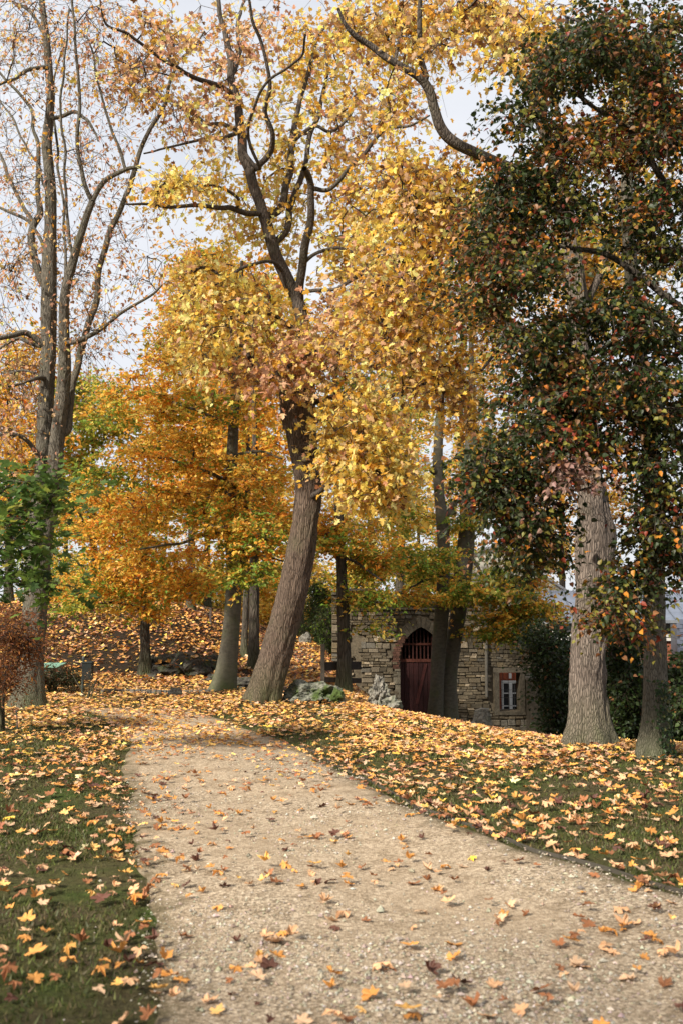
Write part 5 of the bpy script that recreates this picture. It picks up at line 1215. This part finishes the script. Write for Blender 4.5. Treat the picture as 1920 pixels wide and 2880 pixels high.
# near and middle: leaves per square metre
def dens_near(x, y):
    """leaves per square metre"""
    side = path_side(x, y); inside = side > 0
    lawn_d = np.interp(y, [2, 5, 7, 9, 10, 11, 12.5, 14, 17, 22], [44, 50, 75, 150, 260, 400, 480, 600, 600, 420])
    lawn_l = np.interp(y, [2, 5, 8, 10, 12, 14, 16, 22], [42, 46, 75, 140, 230, 330, 400, 330])
    path_d = np.interp(y, [2, 5, 7, 8.5, 9.5, 10.5, 11.5, 13, 16, 20], [34, 36, 40, 54, 76, 112, 165, 250, 420, 400])
    d = np.where(inside, path_d, np.where(x < 0, lawn_l, lawn_d))
    d = d * (1 + 0.9 * np.exp(-(side / 0.22) ** 2) * (y < 9.5))
    shade = (x > 0.6) & (y > np.interp(x, [0.3, 0.7, 2.7, 4.2, 9], [17.0, 16.6, 13.4, 14.5, 15]))
    return np.where(shade, 60, d)
DM = 940.0
area = 15.5 * 19.8; rl = np.random.default_rng(77)
x = rl.uniform(-7.5, 8, int(area * DM)); y = rl.uniform(2.2, 22.0, len(x))
vis = (np.abs(x) < y * 0.36 + 0.8) | ((x > 0) & (x < y * .4 + 1.8) & (rl.random(len(x)) < .7)); x, y = x[vis], y[vis]
dn = dens_near(x, y); k = rl.random(len(x)) < dn / DM; x, y = x[k], y[k]
cl = nz2(x, y, 1.3, 4); k = rl.random(len(x)) < np.clip(0.75 + cl * 1.3, 0.12, 1); x, y = x[k], y[k]
def litter(x, y, lift_hi, size, rng, dark=0.0, pal_w=LW, tilt=0.28):
    n = len(x); z = H(x, y) + 0.018 + rng.uniform(0, 1, n) ** 2 * lift_hi
    N = np.column_stack([rng.normal(0, tilt, n), rng.normal(0, tilt, n) , np.ones(n)])
    S = size * rng.uniform(0.55, 1.2, n); w = pal_w / pal_w.sum(); pi = rng.choice(len(LIT), n, p=w)
    return np.column_stack([x, y, z]), N, S, pi
C, N, S, pi = litter(x, y, 0.04, 0.079, rl, tilt=0.24)
# fresher leaves far; browner ones near
nearb = (C[:, 1] < 10.5) & (rl.random(len(C)) < 0.72); pi[nearb] = rl.choice([2, 3, 4, 5, 7], nearb.sum(), p=[.27, .25, .22, .1, .16])
S *= np.interp(C[:, 1], [3, 8, 12], [1.08, 1.02, 0.97]); inp = in_path(C[:, 0], C[:, 1]) & (C[:, 1] < 11); S[inp] *= np.interp(C[inp, 1], [3, 5, 7], [1.0, .9, .82])
inn = in_path(C[:, 0], C[:, 1]) & (C[:, 1] < 9) & (rl.random(len(C)) < .5); pi[inn] = rl.choice([2, 3, 4, 5], inn.sum(), p=[.36, .2, .3, .14])
big = S / C[:, 1]; view = in_view(C, 0); order = np.argsort(-np.where(view, big, 0))
onpath = in_path(C[:, 0], C[:, 1])
fr = leaf_arrays(C, S, N, T_MAPLE_FINE, rl)
m = np.zeros(len(C), bool)
for flag, par_ in ((True, path), (False, lawn)):
    ids = [i for i in order if onpath[i] == flag][:300]; ids = np.array(ids); m[ids] = True
    single_leaves('fallen_leaf', par_, C[ids], S[ids], tuple(f[ids] for f in fr), pi[ids], LIT, T_MAPLE_FINE, M_FALLEN, 'fallen')
nearm = (C[:, 1] < 8.5) & ~m; farm = ~nearm & ~m
ac = Acc(); cols = palette_cols(LIT, pi, rl, 0.22)
add_leaves(ac, C[nearm], S[nearm], tuple(f[nearm] for f in fr), cols[nearm], T_MAPLE_FINE)
fr2 = (fr[0], fr[1], fr[2], fr[3] % 4)
mid = farm & (C[:, 1] < 13.5); farm &= ~mid
add_leaves(ac, C[mid], S[mid], tuple(f[mid] for f in fr2), cols[mid], T_FLAT)
SIMP = (np.array([[0, -.35, 0], [.5, .0, .06], [.18, .25, -.02], [0, .6, .08], [-.2, .22, 0], [-.5, .05, .05]]), np.array([[0, 1, 2], [0, 2, 3], [0, 3, 4], [0, 4, 5]]))
add_leaves(ac, C[farm], S[farm], (fr2[0][farm], fr2[1][farm], fr2[2][farm], np.zeros(int(farm.sum()), int)), cols[farm], [SIMP])
V, F, T = ac.get()
link('leaf_litter', make_mesh('leaf_litter', V, F, M_FALLEN, T), label='yellow and brown maple leaves covering the lawn and path', kind='stuff')
# hill and far ground
x = rl.uniform(-20, 12, 170000); y = rl.uniform(20.5, 55, 170000)
keep = (np.abs(x) < y * 0.36 + 1) & (rl.random(len(x)) < np.interp(y, [20, 30, 40, 55], [1, .9, .5, .3]) * np.where(x > 0.5, .35, 1))
cl = nz2(x[keep], y[keep], 0.9, 9); x, y = x[keep], y[keep]; k = rl.random(len(x)) < np.clip(.8 + cl * 1.3, .42, 1) * (1 - .8 * np.exp(-((x + 4.2) / 2.2) ** 2 - ((y - 23) / 2.0) ** 2)); x, y = x[k], y[k]
RX = np.array(ROCKS); xe = np.repeat(RX[:, 0], 14) + rl.normal(0, .22, 14 * len(RX)); ye = np.repeat(RX[:, 1], 14) + rl.normal(-.05, .2, 14 * len(RX)); ze = np.repeat(RX[:, 2] + RX[:, 3] * .62, 14) + rl.uniform(-.12, .02, 14 * len(RX))
C, N, S, pi = litter(np.concatenate([x, xe]), np.concatenate([y, ye]), 0.05, 0.12, rl, pal_w=np.array([2.2, .7, 3.8, 1.6, 3.2, 1.6, .6, .4]), tilt=.45)
C[len(x):, 2] = np.maximum(C[len(x):, 2], ze)
fr = leaf_arrays(C, S, N, T_MAPLE[:1], rl); ac = Acc()
SIMP = (np.array([[0, -.35, 0], [.5, .0, .06], [.18, .25, -.02], [0, .6, .08], [-.2, .22, 0], [-.5, .05, .05]]), np.array([[0, 1, 2], [0, 2, 3], [0, 3, 4], [0, 4, 5]]))
add_leaves(ac, C, S, (fr[0], fr[1], fr[2], np.zeros(len(C), int)), palette_cols(LIT, pi, rl, 0.25), [SIMP])
V, F, T = ac.get()
link('hill_leaf_litter', make_mesh('hill_leaf_litter', V, F, M_FALLEN, T), label='orange and brown leaves lying over the hill and the ground behind', kind='stuff')

# ------------------------------------------------------------------ grass
rg = np.random.default_rng(88); n = 460000
x = rg.uniform(-5.5, 6.5, n); y = 2.2 + (rg.random(n) ** 0.8) * 12.5
side = path_side(x, y); k = (np.abs(x) < y * 0.36 + 0.4 + .9 * (rg.random(n) < .5)) & (side < 0.02 + rg.random(n) * 0.10 - 0.05); x, y = x[k], y[k]
g = nz2(x, y, 1.1, 2); k = rg.random(len(x)) < np.clip(0.5 + g * 1.9, .10, 1); x, y = x[k], y[k]; n = len(x)
# clover and moss tufts: short broad blades among the grass
h = rg.uniform(.012, .038, n); a = rg.uniform(0, 2 * np.pi, n); wd = rg.uniform(.003, .006, n) * (1 + y * .06)
b0 = np.column_stack([x, y, H(x, y) - .003]); ux = np.column_stack([np.cos(a), np.sin(a), 0 * a]); ln = rg.normal(0, .5, (n, 2)) * h[:, None]
tip = b0 + np.column_stack([ln, h]); V = np.stack([b0 - ux * wd[:, None], b0 + ux * wd[:, None], tip], 1).reshape(-1, 3)
gp_ = np.array([(0.062, 0.072, 0.02), (0.09, 0.108, 0.024), (0.115, 0.098, 0.04), (0.15, 0.11, 0.06)]); pi = rg.choice(4, n, p=[.4, .3, .2, .1])
link('grass', make_mesh('grass', V, np.arange(3 * n).reshape(-1, 3), M_GRASS, np.repeat(palette_cols(gp_, pi, rg, .25), 3, axis=0)), label='short mossy grass showing between the fallen leaves', kind='stuff')

# ------------------------------------------------------------------ gravel
n = 160000; x = rg.uniform(-1.9, 4.6, n); y = 2.4 + rg.random(n) ** 1.6 * 8.5
side = path_side(x, y); k = (np.abs(x) < y * 0.36 + .3) & (side > -0.28); x, y, side = x[k], y[k], side[k]
g = nz2(x, y, .8, 12) + .5 * nz2(x, y, 2.6, 2); edge = np.exp(-(side / .5) ** 2)
k = rg.random(len(x)) < np.clip(.22 + g * .9 + edge * .08, .04, 1) * np.interp(y, [3, 4.5, 6, 11], [2.2, 1.3, .55, .22]) * np.where(side < 0, .05, 1); x, y = x[k], y[k]; n = len(x)
OV = np.array([[1, 0, 0], [0.1, 1, 0], [-1, .1, 0], [0, -1, .1], [.1, 0, .8], [0, .1, -.7]], float); OF = np.array([[0, 1, 4], [1, 2, 4], [2, 3, 4], [3, 0, 4]])
s = rg.lognormal(math.log(.0058), .42, n); a = rg.uniform(0, 6.28, n); sc = rg.uniform(.6, 1.3, (n, 1, 3)) * s[:, None, None]
Vv = OV[None] * sc * (1 + rg.normal(0, .15, (n, 6, 1))); ca, sa = np.cos(a)[:, None], np.sin(a)[:, None]
Vr = np.stack([Vv[..., 0] * ca - Vv[..., 1] * sa, Vv[..., 0] * sa + Vv[..., 1] * ca, Vv[..., 2]], -1) + np.column_stack([x, y, H(x, y) + .012 + s * .25])[:, None, :]
gc = np.array([(.38, .33, .26), (.31, .265, .205), (.48, .43, .36), (.18, .15, .115)]); pi = rg.choice(4, n, p=[.35, .3, .2, .15])
link('loose_gravel', make_mesh('loose_gravel', Vr.reshape(-1, 3), (OF[None] + (np.arange(n) * 6)[:, None, None]).reshape(-1, 3), M_GRAVEL, np.repeat(palette_cols(gc, pi, rg, .12), 6, axis=0)), label='loose pale gravel stones scattered on the path', kind='stuff')

tot = sum(len(o.data.loops) - 2 * len(o.data.polygons) for o in SC.objects if o.type == 'MESH')
print('TRIANGLES', tot, 'OBJECTS', len(SC.objects))
